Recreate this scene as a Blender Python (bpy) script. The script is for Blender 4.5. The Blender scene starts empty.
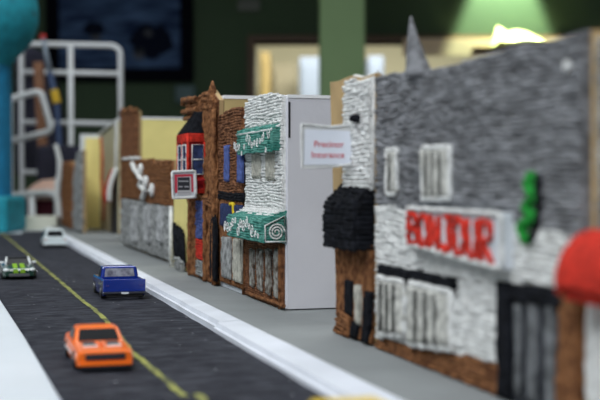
import bpy, bmesh, math, random
from mathutils import Vector, Matrix, noise
C = bpy.context.scene.collection
SC = bpy.context.scene
random.seed(7)

# ------------------------------------------------------------------ camera, light, exposure
F = 1150.0                              # focal length in pixels of the 600 px wide frame
YAW = math.atan(340 / F)
PITCH = math.atan(18 / F)
G = 0.75                                # height of the model road above the room floor
EYE = G + 0.095
cam_d = bpy.data.cameras.new('camera'); cam = bpy.data.objects.new('camera', cam_d); C.objects.link(cam)
cam_d.sensor_width = 24; cam_d.lens = 46; cam_d.clip_start = .01; cam_d.clip_end = 60
cam.location = (0, 0, EYE); cam.rotation_euler = (math.pi / 2 - PITCH, 0, -YAW)
cam_d.dof.use_dof = True; cam_d.dof.focus_distance = .86; cam_d.dof.aperture_fstop = 6.3
SC.camera = cam
SC.view_settings.view_transform = 'Standard'; SC.view_settings.look = 'None'
SC.view_settings.gamma = 1; SC.view_settings.use_curve_mapping = False
SC.view_settings.exposure = 0.45
SC.cycles.use_denoising = True
SC.cycles.max_bounces = 6
w = bpy.data.worlds.new('world'); SC.world = w; w.use_nodes = True
w.node_tree.nodes['Background'].inputs[0].default_value = (.80, .86, 1, 1)
w.node_tree.nodes['Background'].inputs[1].default_value = .22

FW = Vector((math.sin(YAW), math.cos(YAW), 0)); RT = Vector((math.cos(YAW), -math.sin(YAW), 0))
def rm(r, d, z): return RT * r + FW * d + Vector((0, 0, z))     # room coordinates: right, depth, height
def area(name, r, d, z, sx, sy, power, col, aim=None):
    l = bpy.data.lights.new(name, 'AREA'); l.shape = 'RECTANGLE'; l.size = sx; l.size_y = sy; l.energy = power; l.color = col
    o = bpy.data.objects.new(name, l); C.objects.link(o); o.location = rm(r, d, z)
    if aim: o.rotation_euler = (Vector(aim) - o.location).to_track_quat('-Z', 'Y').to_euler()
    else: o.rotation_euler = (0, 0, -YAW)
    return o
area('ceiling_panel_light', -.9, .5, 2.5, 1.2, 1.2, 21, (.93, .97, 1))
area('ceiling_panel_light', -.9, -1.6, 2.5, 1.4, 1.4, 62, (.93, .97, 1))
area('ceiling_panel_light', .2, 1.9, 2.5, 1.2, .6, 14, (.95, 1, .98))
area('back_room_light', .4, 6.6, 2.3, 1.6, .8, 66, (1, .97, .90))
sp = bpy.data.lights.new('wall_washer_light', 'SPOT'); sp.energy = 320; sp.color = (.78, 1, .62); sp.spot_size = math.radians(44); sp.spot_blend = .35; sp.shadow_soft_size = .03
so = bpy.data.objects.new('wall_washer_light', sp); C.objects.link(so); so.location = rm(.968, 5.40, 2.23)
so.rotation_euler = (rm(.968, 5.41, 1.5) - so.location).to_track_quat('-Z', 'Y').to_euler()

# ------------------------------------------------------------------ from the photograph to the place
def _ray(px, py):
    x = (px - 300) / F; y = -(py - 200) / F
    cp, spn = math.cos(PITCH), math.sin(PITCH)
    return FW * cp - Vector((0, 0, spn)) + RT * x + (FW * spn + Vector((0, 0, cp))) * y
YOFF = 0.0                              # how far the yarn stands proud of the board
def YZ(px, py, X): X -= YOFF; d = _ray(px, py); t = X / d.x; return (d.y * t, EYE + d.z * t)
def XZ(px, py, Y): d = _ray(px, py); t = Y / d.y; return (d.x * t, EYE + d.z * t)
def XY(px, py, Z): d = _ray(px, py); t = (Z - EYE) / d.z; return (d.x * t, d.y * t)
def RZ(px, py, dep): return ((px - 300) / F * dep, EYE - (py - 182) / F * dep)   # right, height at a depth in the room

# ------------------------------------------------------------------ materials
def mat(name, col, rough=.7, metal=0, var=0, scale=60, bump=0, bscale=300, col2=None, spec=.5, coat=0, stretch=None, emit=None):
    m = bpy.data.materials.new(name); m.use_nodes = True; nt = m.node_tree; b = nt.nodes['Principled BSDF']
    b.inputs['Base Color'].default_value = (*col, 1); b.inputs['Roughness'].default_value = rough; b.inputs['Metallic'].default_value = metal
    b.inputs['Specular IOR Level'].default_value = spec; b.inputs['Coat Weight'].default_value = coat; b.inputs['Coat Roughness'].default_value = .08
    tc = nt.nodes.new('ShaderNodeTexCoord'); mp = nt.nodes.new('ShaderNodeMapping'); nt.links.new(tc.outputs['Object'], mp.inputs[0])
    if stretch: mp.inputs['Scale'].default_value = stretch
    if var or col2:
        n = nt.nodes.new('ShaderNodeTexNoise'); n.inputs['Scale'].default_value = scale; n.inputs['Detail'].default_value = 5
        nt.links.new(mp.outputs[0], n.inputs[0])
        r = nt.nodes.new('ShaderNodeValToRGB'); r.color_ramp.elements[0].position = .35; r.color_ramp.elements[1].position = .65
        c2 = col2 or tuple(min(1, c * (1 + var)) for c in col); c1 = col if col2 else tuple(c * (1 - var) for c in col)
        r.color_ramp.elements[0].color = (*c1, 1); r.color_ramp.elements[1].color = (*c2, 1)
        nt.links.new(n.outputs[0], r.inputs[0]); nt.links.new(r.outputs[0], b.inputs['Base Color'])
    if bump:
        n2 = nt.nodes.new('ShaderNodeTexNoise'); n2.inputs['Scale'].default_value = bscale; n2.inputs['Detail'].default_value = 4
        nt.links.new(mp.outputs[0], n2.inputs[0])
        bp = nt.nodes.new('ShaderNodeBump'); bp.inputs['Strength'].default_value = bump; bp.inputs['Distance'].default_value = .002
        nt.links.new(n2.outputs[0], bp.inputs['Height']); nt.links.new(bp.outputs[0], b.inputs['Normal'])
    return m
def yarn(name, col, var=.22, scale=220, stretch=None): return mat(name, col, .85, var=var, scale=scale, stretch=stretch, bump=.8, bscale=1400, spec=.25)
M = {}
M['white_yarn'] = yarn('white_yarn', (.80, .81, .80), .14)
M['cream_yarn'] = yarn('cream_yarn', (.50, .49, .43), .25)
M['pale_yarn'] = yarn('pale_yarn', (.60, .60, .56), .3)
M['grey_yarn'] = yarn('grey_yarn', (.205, .21, .225), .40, 220, (1, .3, 1))
M['gap_shade_yarn'] = yarn('gap_shade_yarn', (.17, .17, .16), .4)  # colour of the shade between window strands
M['smoke_yarn'] = yarn('smoke_yarn', (.17, .18, .19), .5, 160)
M['mottled_yarn'] = mat('mottled_yarn', (.10, .07, .05), .85, col2=(.45, .45, .42), scale=200, bump=.8, bscale=1400, spec=.25)
M['ash_yarn'] = yarn('ash_yarn', (.42, .43, .44), .4, 90)
M['silver_yarn'] = yarn('silver_yarn', (.30, .31, .31), .5, 160)
M['brown_yarn'] = mat('brown_yarn', (.11, .038, .014), .85, col2=(.38, .17, .07), scale=260, bump=1, bscale=1200, spec=.25)
M['dark_brown_yarn'] = mat('dark_brown_yarn', (.11, .042, .02), .85, col2=(.32, .14, .065), scale=260, bump=1, bscale=1200, spec=.25)
M['black_yarn'] = mat('black_yarn', (.009, .010, .014), .75, var=.5, scale=220, bump=.8, bscale=1400, spec=.12)
M['red_yarn'] = yarn('red_yarn', (.62, .035, .02), .3)
M['orange_yarn'] = yarn('orange_yarn', (.62, .16, .07), .3)
M['crimson_yarn'] = yarn('crimson_yarn', (.36, .012, .018), .35)
M['blue_yarn'] = yarn('blue_yarn', (.09, .13, .36), .3)
M['navy_yarn'] = yarn('navy_yarn', (.03, .045, .12), .4)
M['teal_yarn'] = mat('teal_yarn', (.025, .20, .16), .85, col2=(.16, .42, .36), scale=170, bump=.8, bscale=1400, spec=.25)
M['green_yarn'] = yarn('green_yarn', (.015, .27, .035), .3)
M['yellow_yarn'] = yarn('yellow_yarn', (.75, .55, .03), .2)
M['foam'] = mat('white_foam_board', (.62, .66, .71), .55, var=.04, scale=12)
M['foam_grey'] = mat('pale_grey_board', (.63, .63, .68), .7, var=.05, scale=14, bump=.1, bscale=200)
M['foam_edge'] = mat('foam_edge', (.85, .86, .88), .6)
M['cardboard'] = mat('cardboard', (.42, .29, .14), .85, var=.12, scale=40)
M['tan_board'] = mat('tan_board', (.50, .38, .17), .85, var=.08, scale=30)
M['yellow_board'] = mat('yellow_board', (.86, .74, .28), .8, var=.06, scale=20)
M['khaki_board'] = mat('khaki_board', (.56, .50, .32), .8, var=.08, scale=20)
M['sidewalk'] = mat('grey_sidewalk_card', (.215, .23, .235), .75, var=.06, scale=30, bump=.1, bscale=500)
M['curb'] = mat('curb_foam', (.66, .69, .76), .6, var=.07, scale=30)
M['paper'] = mat('white_paper', (.72, .76, .84), .5, var=.03, scale=30)
M['clear_tape'] = mat('cloudy_tape', (.55, .56, .52), .25)
M['red_ink'] = mat('red_ink', (.55, .03, .06), .6)
M['pink_ink'] = mat('faded_red_ink', (.62, .10, .13), .6)
M['black_ink'] = mat('black_ink', (.02, .022, .03), .5)
M['grey_ink'] = mat('grey_ink', (.35, .35, .38), .6)
M['felt'] = mat('grey_felt', (.10, .10, .11), .9, var=.2, bump=.5)
M['line'] = mat('yellow_paint', (.34, .35, .10), .8, col2=(.085, .09, .055), scale=70, spec=.1)
M['rubber'] = mat('black_rubber', (.012, .012, .013), .6)
M['chrome'] = mat('chrome', (.75, .76, .78), .2, metal=1)
M['orange_paint'] = mat('orange_car_paint', (.95, .17, .010), .32, coat=.6)
M['blue_paint'] = mat('blue_car_paint', (.004, .026, .25), .25, coat=.8)
M['white_paint'] = mat('white_car_paint', (.72, .80, .82), .3, coat=.5)
M['green_paint'] = mat('dark_green_car_paint', (.01, .045, .03), .25, coat=.8)
M['lime_paint'] = mat('lime_stripe', (.22, .42, .015), .4)
M['yellow_paint'] = mat('yellow_car_paint', (.85, .58, .01), .3, coat=.5)
M['glass_dark'] = mat('dark_window_glass', (.005, .0055, .008), .3, spec=.2)
M['glass_silver'] = mat('silver_window', (.36, .37, .42), .3, col2=(.10, .10, .14), scale=260)
M['lamp_white'] = mat('headlamp', (.75, .78, .80), .25)
M['teal'] = mat('teal_papier_mache', (.006, .235, .31), .8, var=.18, scale=55, bump=.5, bscale=90)
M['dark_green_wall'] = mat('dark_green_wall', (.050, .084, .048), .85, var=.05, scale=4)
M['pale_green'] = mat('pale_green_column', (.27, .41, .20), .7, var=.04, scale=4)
M['cream_wall'] = mat('cream_wall', (.70, .66, .46), .8)
M['floor'] = mat('floor_tile', (.20, .19, .17), .5, var=.1, scale=4)
M['ceiling'] = mat('ceiling_tile', (.6, .6, .58), .9)
M['brown_trim'] = mat('brown_trim', (.10, .055, .035), .6)
M['black_frame'] = mat('black_frame', (.004, .0045, .009), .9, spec=.05)
M['pipe'] = mat('white_pipe', (.76, .78, .82), .4)
M['table'] = mat('table_laminate', (.5, .48, .43), .5)
M['steel'] = mat('steel', (.3, .3, .3), .4, metal=1)
M['navy_cloth'] = mat('navy_cloth', (.022, .022, .042), .9, var=.3, scale=12)
M['burgundy'] = mat('burgundy_cloth', (.09, .008, .02), .85)
M['skin_pink'] = mat('pink_cloth', (.85, .56, .46), .8)
M['wood'] = mat('brown_wood', (.20, .085, .04), .6, var=.2, scale=30)
M['pale_blue'] = mat('pale_blue', (.24, .29, .36), .6)
M['mid_blue'] = mat('mid_blue_plastic', (.06, .10, .22), .5)
M['yellow_plastic'] = mat('yellow_plastic', (.70, .45, .03), .5)
M['red_plastic'] = mat('red_plastic', (.55, .03, .03), .5)
M['pale_yellow'] = mat('pale_yellow_paper', (.62, .60, .27), .8)
M['dim_blue'] = mat('dim_blue_plastic', (.09, .15, .17), .6)

# dark road: brushed streaks and pale flecks
def road_mat():
    m = mat('black_road_felt', (.022, .023, .032), .85, spec=.2, bump=1, bscale=90, stretch=(1, .25, 1)); nt = m.node_tree; b = nt.nodes['Principled BSDF']
    tc = nt.nodes['Texture Coordinate']
    mp = nt.nodes.new('ShaderNodeMapping'); mp.inputs['Scale'].default_value = (30, 110, 1); mp.inputs['Rotation'].default_value = (0, 0, -.5)
    nt.links.new(tc.outputs['Object'], mp.inputs[0])
    n = nt.nodes.new('ShaderNodeTexNoise'); n.inputs['Scale'].default_value = 2.2; n.inputs['Detail'].default_value = 6; n.inputs['Distortion'].default_value = .8; nt.links.new(mp.outputs[0], n.inputs[0])
    r = nt.nodes.new('ShaderNodeValToRGB'); r.color_ramp.elements[0].position = .40; r.color_ramp.elements[1].position = .72
    r.color_ramp.elements[0].color = (.009, .010, .017, 1); r.color_ramp.elements[1].color = (.058, .061, .076, 1); nt.links.new(n.outputs[0], r.inputs[0])
    v = nt.nodes.new('ShaderNodeTexVoronoi'); v.inputs['Scale'].default_value = 75; nt.links.new(tc.outputs['Object'], v.inputs[0])
    lt = nt.nodes.new('ShaderNodeMath'); lt.operation = 'LESS_THAN'; lt.inputs[1].default_value = .055; nt.links.new(v.outputs['Distance'], lt.inputs[0])
    mx = nt.nodes.new('ShaderNodeMix'); mx.data_type = 'RGBA'; nt.links.new(lt.outputs[0], mx.inputs[0]); nt.links.new(r.outputs[0], mx.inputs[6])
    mx.inputs[7].default_value = (.45, .46, .48, 1); nt.links.new(mx.outputs[2], b.inputs['Base Color'])
    return m
M['road'] = road_mat()
def poster_mat():
    m = mat('navy_print', (.012, .018, .045), .9, spec=.05); nt = m.node_tree; b = nt.nodes['Principled BSDF']; tc = nt.nodes['Texture Coordinate']
    mp = nt.nodes.new('ShaderNodeMapping'); mp.inputs['Scale'].default_value = (3, 1, 14); nt.links.new(tc.outputs['Object'], mp.inputs[0])
    n = nt.nodes.new('ShaderNodeTexNoise'); n.inputs['Scale'].default_value = 2; n.inputs['Detail'].default_value = 6; nt.links.new(mp.outputs[0], n.inputs[0])
    r = nt.nodes.new('ShaderNodeValToRGB'); r.color_ramp.elements[0].position = .35; r.color_ramp.elements[1].position = .7
    r.color_ramp.elements[0].color = (.018, .032, .085, 1); r.color_ramp.elements[1].color = (.10, .17, .34, 1)
    nt.links.new(n.outputs[0], r.inputs[0]); nt.links.new(r.outputs[0], b.inputs['Base Color']); return m
M['poster'] = poster_mat()

# ------------------------------------------------------------------ mesh helpers
def empty(name, loc, label=None, cat=None, group=None, rz=0):
    o = bpy.data.objects.new(name, None); o.empty_display_size = .02; C.objects.link(o); o.location = loc; o.rotation_euler.z = rz
    return tag(o, label, cat, group)
def tag(o, label=None, cat=None, group=None, kind=None):
    if label: o['label'] = label
    if cat: o['category'] = cat
    if group: o['group'] = group
    if kind: o['kind'] = kind
    return o
class MB:
    def __init__(s): s.v = []; s.f = []
    def add(s, vs, fs):
        n = len(s.v); s.v += [tuple(p) for p in vs]; s.f += [tuple(i + n for i in f) for f in fs]; return s
    def box(s, x0, x1, y0, y1, z0, z1, T=None):
        vs = [Vector((x, y, z)) for x in (x0, x1) for y in (y0, y1) for z in (z0, z1)]
        if T: vs = [T(p) for p in vs]
        return s.add(vs, [(0, 1, 3, 2), (4, 6, 7, 5), (0, 4, 5, 1), (2, 3, 7, 6), (0, 2, 6, 4), (1, 5, 7, 3)])
    def rbox(s, r0, r1, d0, d1, z0, z1): return s.box(r0, r1, d0, d1, z0, z1, lambda p: rm(p.x, p.y, p.z))
    def prism(s, pts, x0, x1):          # outline in (y, z), extruded along x
        n = len(pts); vs = [(x0, y, z) for y, z in pts] + [(x1, y, z) for y, z in pts]
        return s.add(vs, [tuple(range(n))[::-1], tuple(range(n, 2 * n))] + [(i, (i + 1) % n, n + (i + 1) % n, n + i) for i in range(n)])
    def prismy(s, pts, y0, y1):         # outline in (x, z), extruded along y
        n = len(pts); vs = [(x, y0, z) for x, z in pts] + [(x, y1, z) for x, z in pts]
        return s.add(vs, [tuple(range(n)), tuple(range(n, 2 * n))[::-1]] + [(i, n + i, n + (i + 1) % n, (i + 1) % n) for i in range(n)])
    def tube(s, pts, r, n=6, r1=None):
        pts = [Vector(p) for p in pts]; k = len(pts)
        if k < 2: return s
        vs = []; fs = []; up = Vector((0, 0, 1)); t0 = (pts[-1] - pts[0])
        if abs(t0.normalized().z if t0.length else 0) > .8: up = Vector((1, 0, 0))
        for i, p in enumerate(pts):
            t = (pts[min(i + 1, k - 1)] - pts[max(i - 1, 0)]); t = t.normalized() if t.length else Vector((0, 1, 0))
            a = t.cross(up); a = a.normalized() if a.length > 1e-6 else Vector((1, 0, 0)); b = a.cross(t)
            q = r(i / (k - 1)) if callable(r) else r if r1 is None else r + (r1 - r) * i / (k - 1)
            for j in range(n):
                an = 2 * math.pi * j / n; vs.append(p + a * (math.cos(an) * q) + b * (math.sin(an) * q))
        for i in range(k - 1):
            for j in range(n): fs.append((i * n + j, i * n + (j + 1) % n, (i + 1) * n + (j + 1) % n, (i + 1) * n + j))
        fs.append(tuple(range(n))[::-1]); fs.append(tuple((k - 1) * n + j for j in range(n)))
        return s.add(vs, fs)
    def lathe(s, prof, n=24, c=(0, 0, 0), axis='z'):
        vs = []; fs = []
        for r, h in prof:
            for j in range(n):
                a = 2 * math.pi * j / n; x, y = r * math.cos(a), r * math.sin(a)
                vs.append((c[0] + x, c[1] + y, c[2] + h) if axis == 'z' else (c[0] + h, c[1] + x, c[2] + y))
        for i in range(len(prof) - 1):
            for j in range(n): fs.append((i * n + j, i * n + (j + 1) % n, (i + 1) * n + (j + 1) % n, (i + 1) * n + j))
        fs.append(tuple(range(n))[::-1]); fs.append(tuple((len(prof) - 1) * n + j for j in range(n)))
        return s.add(vs, fs)
    def build(s, name, m, parent=None, smooth=False, bevel=0, local=False, subdiv=0):
        off = Vector((0, 0, 0))
        if parent and not local:
            root = parent
            while root.parent: root = root.parent
            off = Vector(root.location)
        me = bpy.data.meshes.new(name); me.from_pydata([Vector(p) - off for p in s.v], [], s.f)
        bm = bmesh.new(); bm.from_mesh(me); bmesh.ops.recalc_face_normals(bm, faces=bm.faces); bm.to_mesh(me); bm.free()
        me.materials.append(M[m] if isinstance(m, str) else m)
        if smooth: me.polygons.foreach_set('use_smooth', [True] * len(me.polygons))
        o = bpy.data.objects.new(name, me); C.objects.link(o)
        if parent: o.parent = parent
        if bevel: b = o.modifiers.new('bevel', 'BEVEL'); b.width = bevel; b.segments = 2; b.limit_method = 'ANGLE'
        if subdiv: b = o.modifiers.new('sub', 'SUBSURF'); b.levels = b.render_levels = subdiv
        return o

def spans(poly, v, ax):                 # where the line (other axis = v) runs inside the outline
    xs = []; n = len(poly); bx = 1 - ax
    for i in range(n):
        a, b = poly[i], poly[(i + 1) % n]
        if (a[bx] <= v) != (b[bx] <= v): xs.append(a[ax] + (v - a[bx]) / (b[bx] - a[bx]) * (b[ax] - a[ax]))
    xs.sort(); return list(zip(xs[::2], xs[1::2]))
def strands(mb, poly, X, r=.0011, step=None, d='h', amp=1.0, ds=.0022, seed=0):
    """rows of glued yarn over the outline poly ((y, z) points) on the plane x = X"""
    ax = 0 if d == 'h' else 1; bx = 1 - ax; step = step or r * 1.75
    lo = min(p[bx] for p in poly); hi = max(p[bx] for p in poly); v = lo + r * .7; k = 0
    while v < hi:
        for a, b in spans(poly, v, ax):
            a += r * .6; b -= r * .6
            if b - a < r: continue
            n = max(2, int((b - a) / ds)); pts = []
            for i in range(n + 1):
                u = a + (b - a) * i / n
                wv = noise.noise((u * 28, v * 70, seed)) * r * 1.1 * amp + noise.noise((u * 160, k * 3.7, seed + 5)) * r * .6 * amp
                wx = noise.noise((u * 110, k * 5.1, seed + 9)) * r * .6 * amp
                y, z = (u, v + wv) if d == 'h' else (v + wv, u)
                pts.append((X - r * .6 + wx, y, z))
            mb.tube(pts, (lambda t, q=r * (1 + .22 * noise.noise((k * 1.3, seed, 2))), L=b - a, k=k: q * (1 + .35 * noise.noise((t * L * 420, k * 2.9, seed)))), 6)
        v += step; k += 1
    return mb
def P(X, *pp): return [YZ(px, py, X) for px, py in pp]     # outline traced on a facade plane, given as image points
def loop_yarn(mb, pts, X, r, seed=0, ds=.003, closed=True):
    q = []; n = len(pts); m = n if closed else n - 1
    for i in range(m):
        a = Vector(pts[i]); b = Vector(pts[(i + 1) % n]); k = max(1, int((b - a).length / ds))
        for j in range(k): q.append(a + (b - a) * j / k)
    q.append(Vector(pts[0 if closed else -1]))
    return mb.tube([(X - r * .7 + noise.noise((i * .7, seed, 0)) * r * .6, p[0] + noise.noise((i * .5, seed, 3)) * r * .7, p[1] + noise.noise((i * .5, seed, 7)) * r * .7) for i, p in enumerate(q)], r, 7)
def patch(name, m, parent, poly, X, r=.0011, d='v', th=.0012, seed=0, amp=1, label=None, step=None):
    mb = MB(); mb.prism(poly, X - th, X + .0002); strands(mb, poly, X - th, r, step, d, amp, seed=seed)
    o = mb.build(name, m, parent, smooth=False); sm(o)
    if label: o['label'] = label
    return o
def sm(o):
    me = o.data; me.polygons.foreach_set('use_smooth', [len(p.vertices) == 4 and p.area < 1e-4 for p in me.polygons]); return o
def box_shell(root, m, y0, y1, x0, x1, ztop, th=.004, lid=True, zb=None, skip_front=False):
    """the foam or card box a facade is glued to: near side, far side, back and lid, with white cut edges"""
    zb = SW if zb is None else zb
    a, b = min(y0, y1), max(y0, y1)
    mb = MB(); mb.box(x0, x1, a, a + th, zb, ztop); mb.box(x0, x1, b - th, b, zb, ztop); mb.box(x1 - th, x1, a + th, b - th, zb, ztop); mb.box(x0, x0 + th, a + th, b - th, zb, ztop)
    o = mb.build('board_box', m, root)
    if not lid: return o
    l = MB(); l.box(x0 - .0005, x1 + .0005, a - .0008, b + .0005, ztop, ztop + .003); l.build('lid', 'foam_edge', root)
    return o
def text(body, size, name, m, parent, T, bold=0, ext=.0003, sx=1):
    cu = bpy.data.curves.new(name, 'FONT'); cu.body = body; cu.size = size; cu.align_x = 'CENTER'; cu.align_y = 'CENTER'; cu.extrude = ext; cu.offset = bold; cu.resolution_u = 3
    o = bpy.data.objects.new(name, cu); C.objects.link(o); bpy.context.view_layer.update()
    me = bpy.data.meshes.new_from_object(o.evaluated_get(bpy.context.evaluated_depsgraph_get())); bpy.data.objects.remove(o); bpy.data.curves.remove(cu)
    mb = MB(); mb.add([T(Vector((v.co.x * sx, v.co.y, v.co.z))) for v in me.vertices], [tuple(p.vertices) for p in me.polygons]); bpy.data.meshes.remove(me)
    return mb.build(name, m, parent)

SW = G + .006                            # top of the sidewalk
FX = .215                                # the line of the facades

# ------------------------------------------------------------------ room
def struct(mb, name, m, **k): return tag(mb.build(name, m, **k), kind='structure')
WD = 5.5
struct(MB().rbox(-5, 5, -3, 9.3, -.1, 0), 'floor', 'floor')
a0, ztop = RZ(255, 42, WD); a1 = RZ(575, 42, WD)[0]
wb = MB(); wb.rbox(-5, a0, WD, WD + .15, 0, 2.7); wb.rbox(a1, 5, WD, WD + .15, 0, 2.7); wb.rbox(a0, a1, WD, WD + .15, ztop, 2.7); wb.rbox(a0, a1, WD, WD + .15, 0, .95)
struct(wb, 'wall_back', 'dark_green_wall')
fr = MB(); t = .035
fr.rbox(a0 - t, a1 + t, WD - .03, WD + .16, ztop, ztop + t * .8); fr.rbox(a0 - t, a0, WD - .03, WD + .16, .95, ztop); fr.rbox(a1, a1 + t, WD - .03, WD + .16, .95, ztop); fr.rbox(a0 - t, a1 + t, WD - .05, WD + .18, .90, .95)
struct(fr, 'window_1', 'brown_trim')
# a wider pinkish header board over the right half of the opening
hb = MB(); r0, z1 = RZ(402, 40, WD); r1, z0 = RZ(575, 57, WD); hb.rbox(r0, r1, WD - .05, WD - .032, z0, z1)
struct(hb, 'trim_1', mat('pinkish_header', (.80, .60, .45), .7))
br = MB(); br.rbox(-2.5, 3.5, 8.6, 8.7, 0, 2.7); br.rbox(-2.5, -2.4, WD + .15, 8.6, 0, 2.7); br.rbox(3.4, 3.5, WD + .15, 8.6, 0, 2.7)
struct(br, 'wall_serving_room', 'cream_wall')
ce = MB(); ce.rbox(-5, 5, -3, 9.3, 2.7, 2.8); struct(ce, 'ceiling', 'ceiling')
wl = MB(); wl.rbox(-5.1, -5, -3, 9.3, 0, 2.7); struct(wl, 'wall_left', 'pale_green')
wl = MB(); wl.rbox(5, 5.1, -3, 9.3, 0, 2.7); struct(wl, 'wall_right', 'pale_green')
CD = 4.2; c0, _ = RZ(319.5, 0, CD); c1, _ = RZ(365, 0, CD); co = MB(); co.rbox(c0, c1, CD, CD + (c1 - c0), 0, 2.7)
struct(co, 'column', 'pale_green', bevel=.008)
# things in the lit room behind
def tall(name, m, x0, x1, y0, dep, label, cat, handle=True):
    r0, z1 = RZ(x0, y0, dep); r1, _ = RZ(x1, y0, dep); e = empty(name, rm((r0 + r1) / 2, dep, 0), label, cat)
    MB().rbox(r0, r1, dep, dep + .4, 0, z1).build('body', m, e, bevel=.01)
    MB().rbox(r0 + .02, r1 - .02, dep - .02, dep, .1, z1 - .05).build('door', m, e, bevel=.004)
tall('tall_cabinet', mat('yellow_wood', (.40, .30, .11), .6), 260, 270, 52, 7.6, 'narrow yellow wooden cabinet at the left end of the lit window opening', 'cabinet')
tall('refrigerator', 'pale_blue', 299, 322, 57, 7.4, 'pale bluish white refrigerator in the lit room left of the green column', 'refrigerator')
tall('tall_cabinet', mat('beige_wood', (.36, .33, .22), .6), 272, 297, 64, 8.0, 'wide beige cabinet between the yellow cabinet and the pale refrigerator', 'cabinet')
tall('locker', 'pale_blue', 368, 384, 56, 7.4, 'pale blue locker in the lit room right of the green column', 'locker')
# poster on the wall
r0, _ = RZ(48, 0, WD); r1, zb = RZ(194, 82, WD); zt = RZ(0, -75, WD)[1]
e = empty('framed_poster', rm((r0 + r1) / 2, WD, zb), 'large dark navy poster in a black frame on the green wall', 'poster')
f_ = .06; mb = MB(); mb.rbox(r0, r1, WD - .04, WD - .001, zb, zb + f_); mb.rbox(r0, r1, WD - .04, WD - .001, zt - f_, zt); mb.rbox(r0, r0 + f_, WD - .04, WD - .001, zb + f_, zt - f_); mb.rbox(r1 - f_, r1, WD - .04, WD - .001, zb + f_, zt - f_)
mb.build('frame', 'black_frame', e)
MB().rbox(r0 + f_, r1 - f_, WD - .02, WD - .004, zb + f_, zt - f_).build('print', 'poster', e)
def blob(px, py, rx, rz, m, nm):
    r, z = RZ(px, py, WD); mb = MB(); n = 18
    vs = [rm(r + math.cos(2 * math.pi * i / n) * rx * (1 + .25 * math.sin(3.1 * i)), WD - .023, z + math.sin(2 * math.pi * i / n) * rz * (1 + .2 * math.cos(2.3 * i))) for i in range(n)]
    vs += [p + FW * .002 for p in vs]
    mb.add(vs, [tuple(range(n)), tuple(range(n, 2 * n))[::-1]] + [(i, (i + 1) % n, n + (i + 1) % n, n + i) for i in range(n)]); mb.build(nm, m, e)
bk_ = mat('print_black', (.008, .011, .026), .9, spec=.05); blob(95, 30, .05, .035, bk_, 'dark_figure'); blob(152, 42, .10, .08, bk_, 'dark_figure')
g_ = mat('print_grey', (.06, .065, .09), .6); blob(97, 38, .024, .016, g_, 'pale_shape'); blob(140, 54, .028, .03, g_, 'pale_shape'); blob(149, 34, .022, .022, g_, 'pale_shape')
r0, z1 = RZ(176, 86, WD); r1, z0 = RZ(196, 103, WD)
o = MB().rbox(r0, r1, WD - .04, WD - .001, z0, z1).build('wall_box', 'dim_blue', bevel=.008); tag(o, 'small dim blue box on the green wall below the poster corner', 'wall box')
r0, z1 = RZ(238, 1, WD); r1, z0 = RZ(260, 12, WD)
o = MB().rbox(r0, r1, WD - .02, WD - .001, z0, z1).build('wall_plate', mat('dim_grey_plate', (.12, .13, .12), .6), bevel=.004); tag(o, 'small grey plate high on the dark green wall', 'plate')
# paper on the header, under the wall washer
r0, z0 = RZ(488, 50, WD); mb = MB(); rr = random.Random(3)
prof = [(0, 0), (.035, .105), (.085, .075), (.13, .085), (.18, .075), (.245, .045), (.25, 0)]
n = len(prof); vs = [rm(r0 + a, WD - .118, z0 + b * .3) for a, b in prof] + [rm(r0 + a * .96, WD - .056, z0 + b) for a, b in prof]
mb.add(vs, [tuple(range(n)), tuple(range(n, 2 * n))[::-1]] + [(i, n + i, n + (i + 1) % n, (i + 1) % n) for i in range(n)])
tag(mb.build('paper_bundle', 'pale_yellow'), 'bright pale yellow paper bundle on the ledge under the green light patch', 'paper')
r1_ = RZ(575, 50, WD)[0]; struct(MB().rbox(RZ(470, 0, WD)[0], r1_, WD - .12, WD - .05, z0 - .02, z0), 'trim_2', 'brown_trim')
e = empty('spot_lamp', rm(.968, 5.40, 2.27), 'small track spotlight shining down the green wall', 'lamp')
MB().lathe([(.03, .02), (.035, .1), (.03, .14)], 16, tuple(rm(.968, 5.40, 2.27))).build('lamp_shade', 'black_frame', e); MB().tube([rm(.968, 5.40, 2.39), rm(.968, 5.40, 2.7)], .008, 8).build('pole', 'black_frame', e)

# ------------------------------------------------------------------ pipe frame, chair and clutter behind the table
PD = 3.0
def pp(px, py, dep=PD): r, z = RZ(px, py, dep); return rm(r, dep, z)
def arc_pipe(mb, pts, r, rad=.05):
    q = [pts[0]]
    for i in range(1, len(pts) - 1):
        a, b, c = pts[i - 1], pts[i], pts[i + 1]; u = (a - b).normalized() * rad; v = (c - b).normalized() * rad
        for k in range(7):
            t = k / 6; q.append((b + u) * (1 - t) ** 2 + b * 2 * t * (1 - t) + (b + v) * t * t)
    q.append(pts[-1]); return mb.tube(q, r, 10)
e = empty('pipe_rack', pp(71, 182) * 1, 'white plastic pipe rack standing behind the far end of the table', 'rack'); e.location.z = 0
lo = RZ(0, 182, PD)
def fl(px, dep=PD): r, _ = RZ(px, 182, dep); return rm(r, dep, 0)
arc_pipe(MB(), [fl(22), pp(22, 44), pp(121, 46), fl(121)], .0072, .03).build('outer_frame', 'pipe', e, smooth=True)
MB().tube([fl(71), pp(71, 46)], .0072, 10).build('upright', 'pipe', e, smooth=True)
for yy in (72, 122, 172): MB().tube([pp(22, yy), pp(121, yy + 2)], .0065, 10).build('crossbar', 'pipe', e, smooth=True)
arc_pipe(MB(), [fl(24, 3.35), pp(24, 195, 3.35), pp(119, 195, 3.35), fl(119, 3.35)], .008, .035).build('rear_frame', 'pipe', e, smooth=True)
for px in (22, 121): MB().tube([pp(px, 200), pp(px, 195, 3.35)], .008, 8).build('brace', 'pipe', e, smooth=True)
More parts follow.
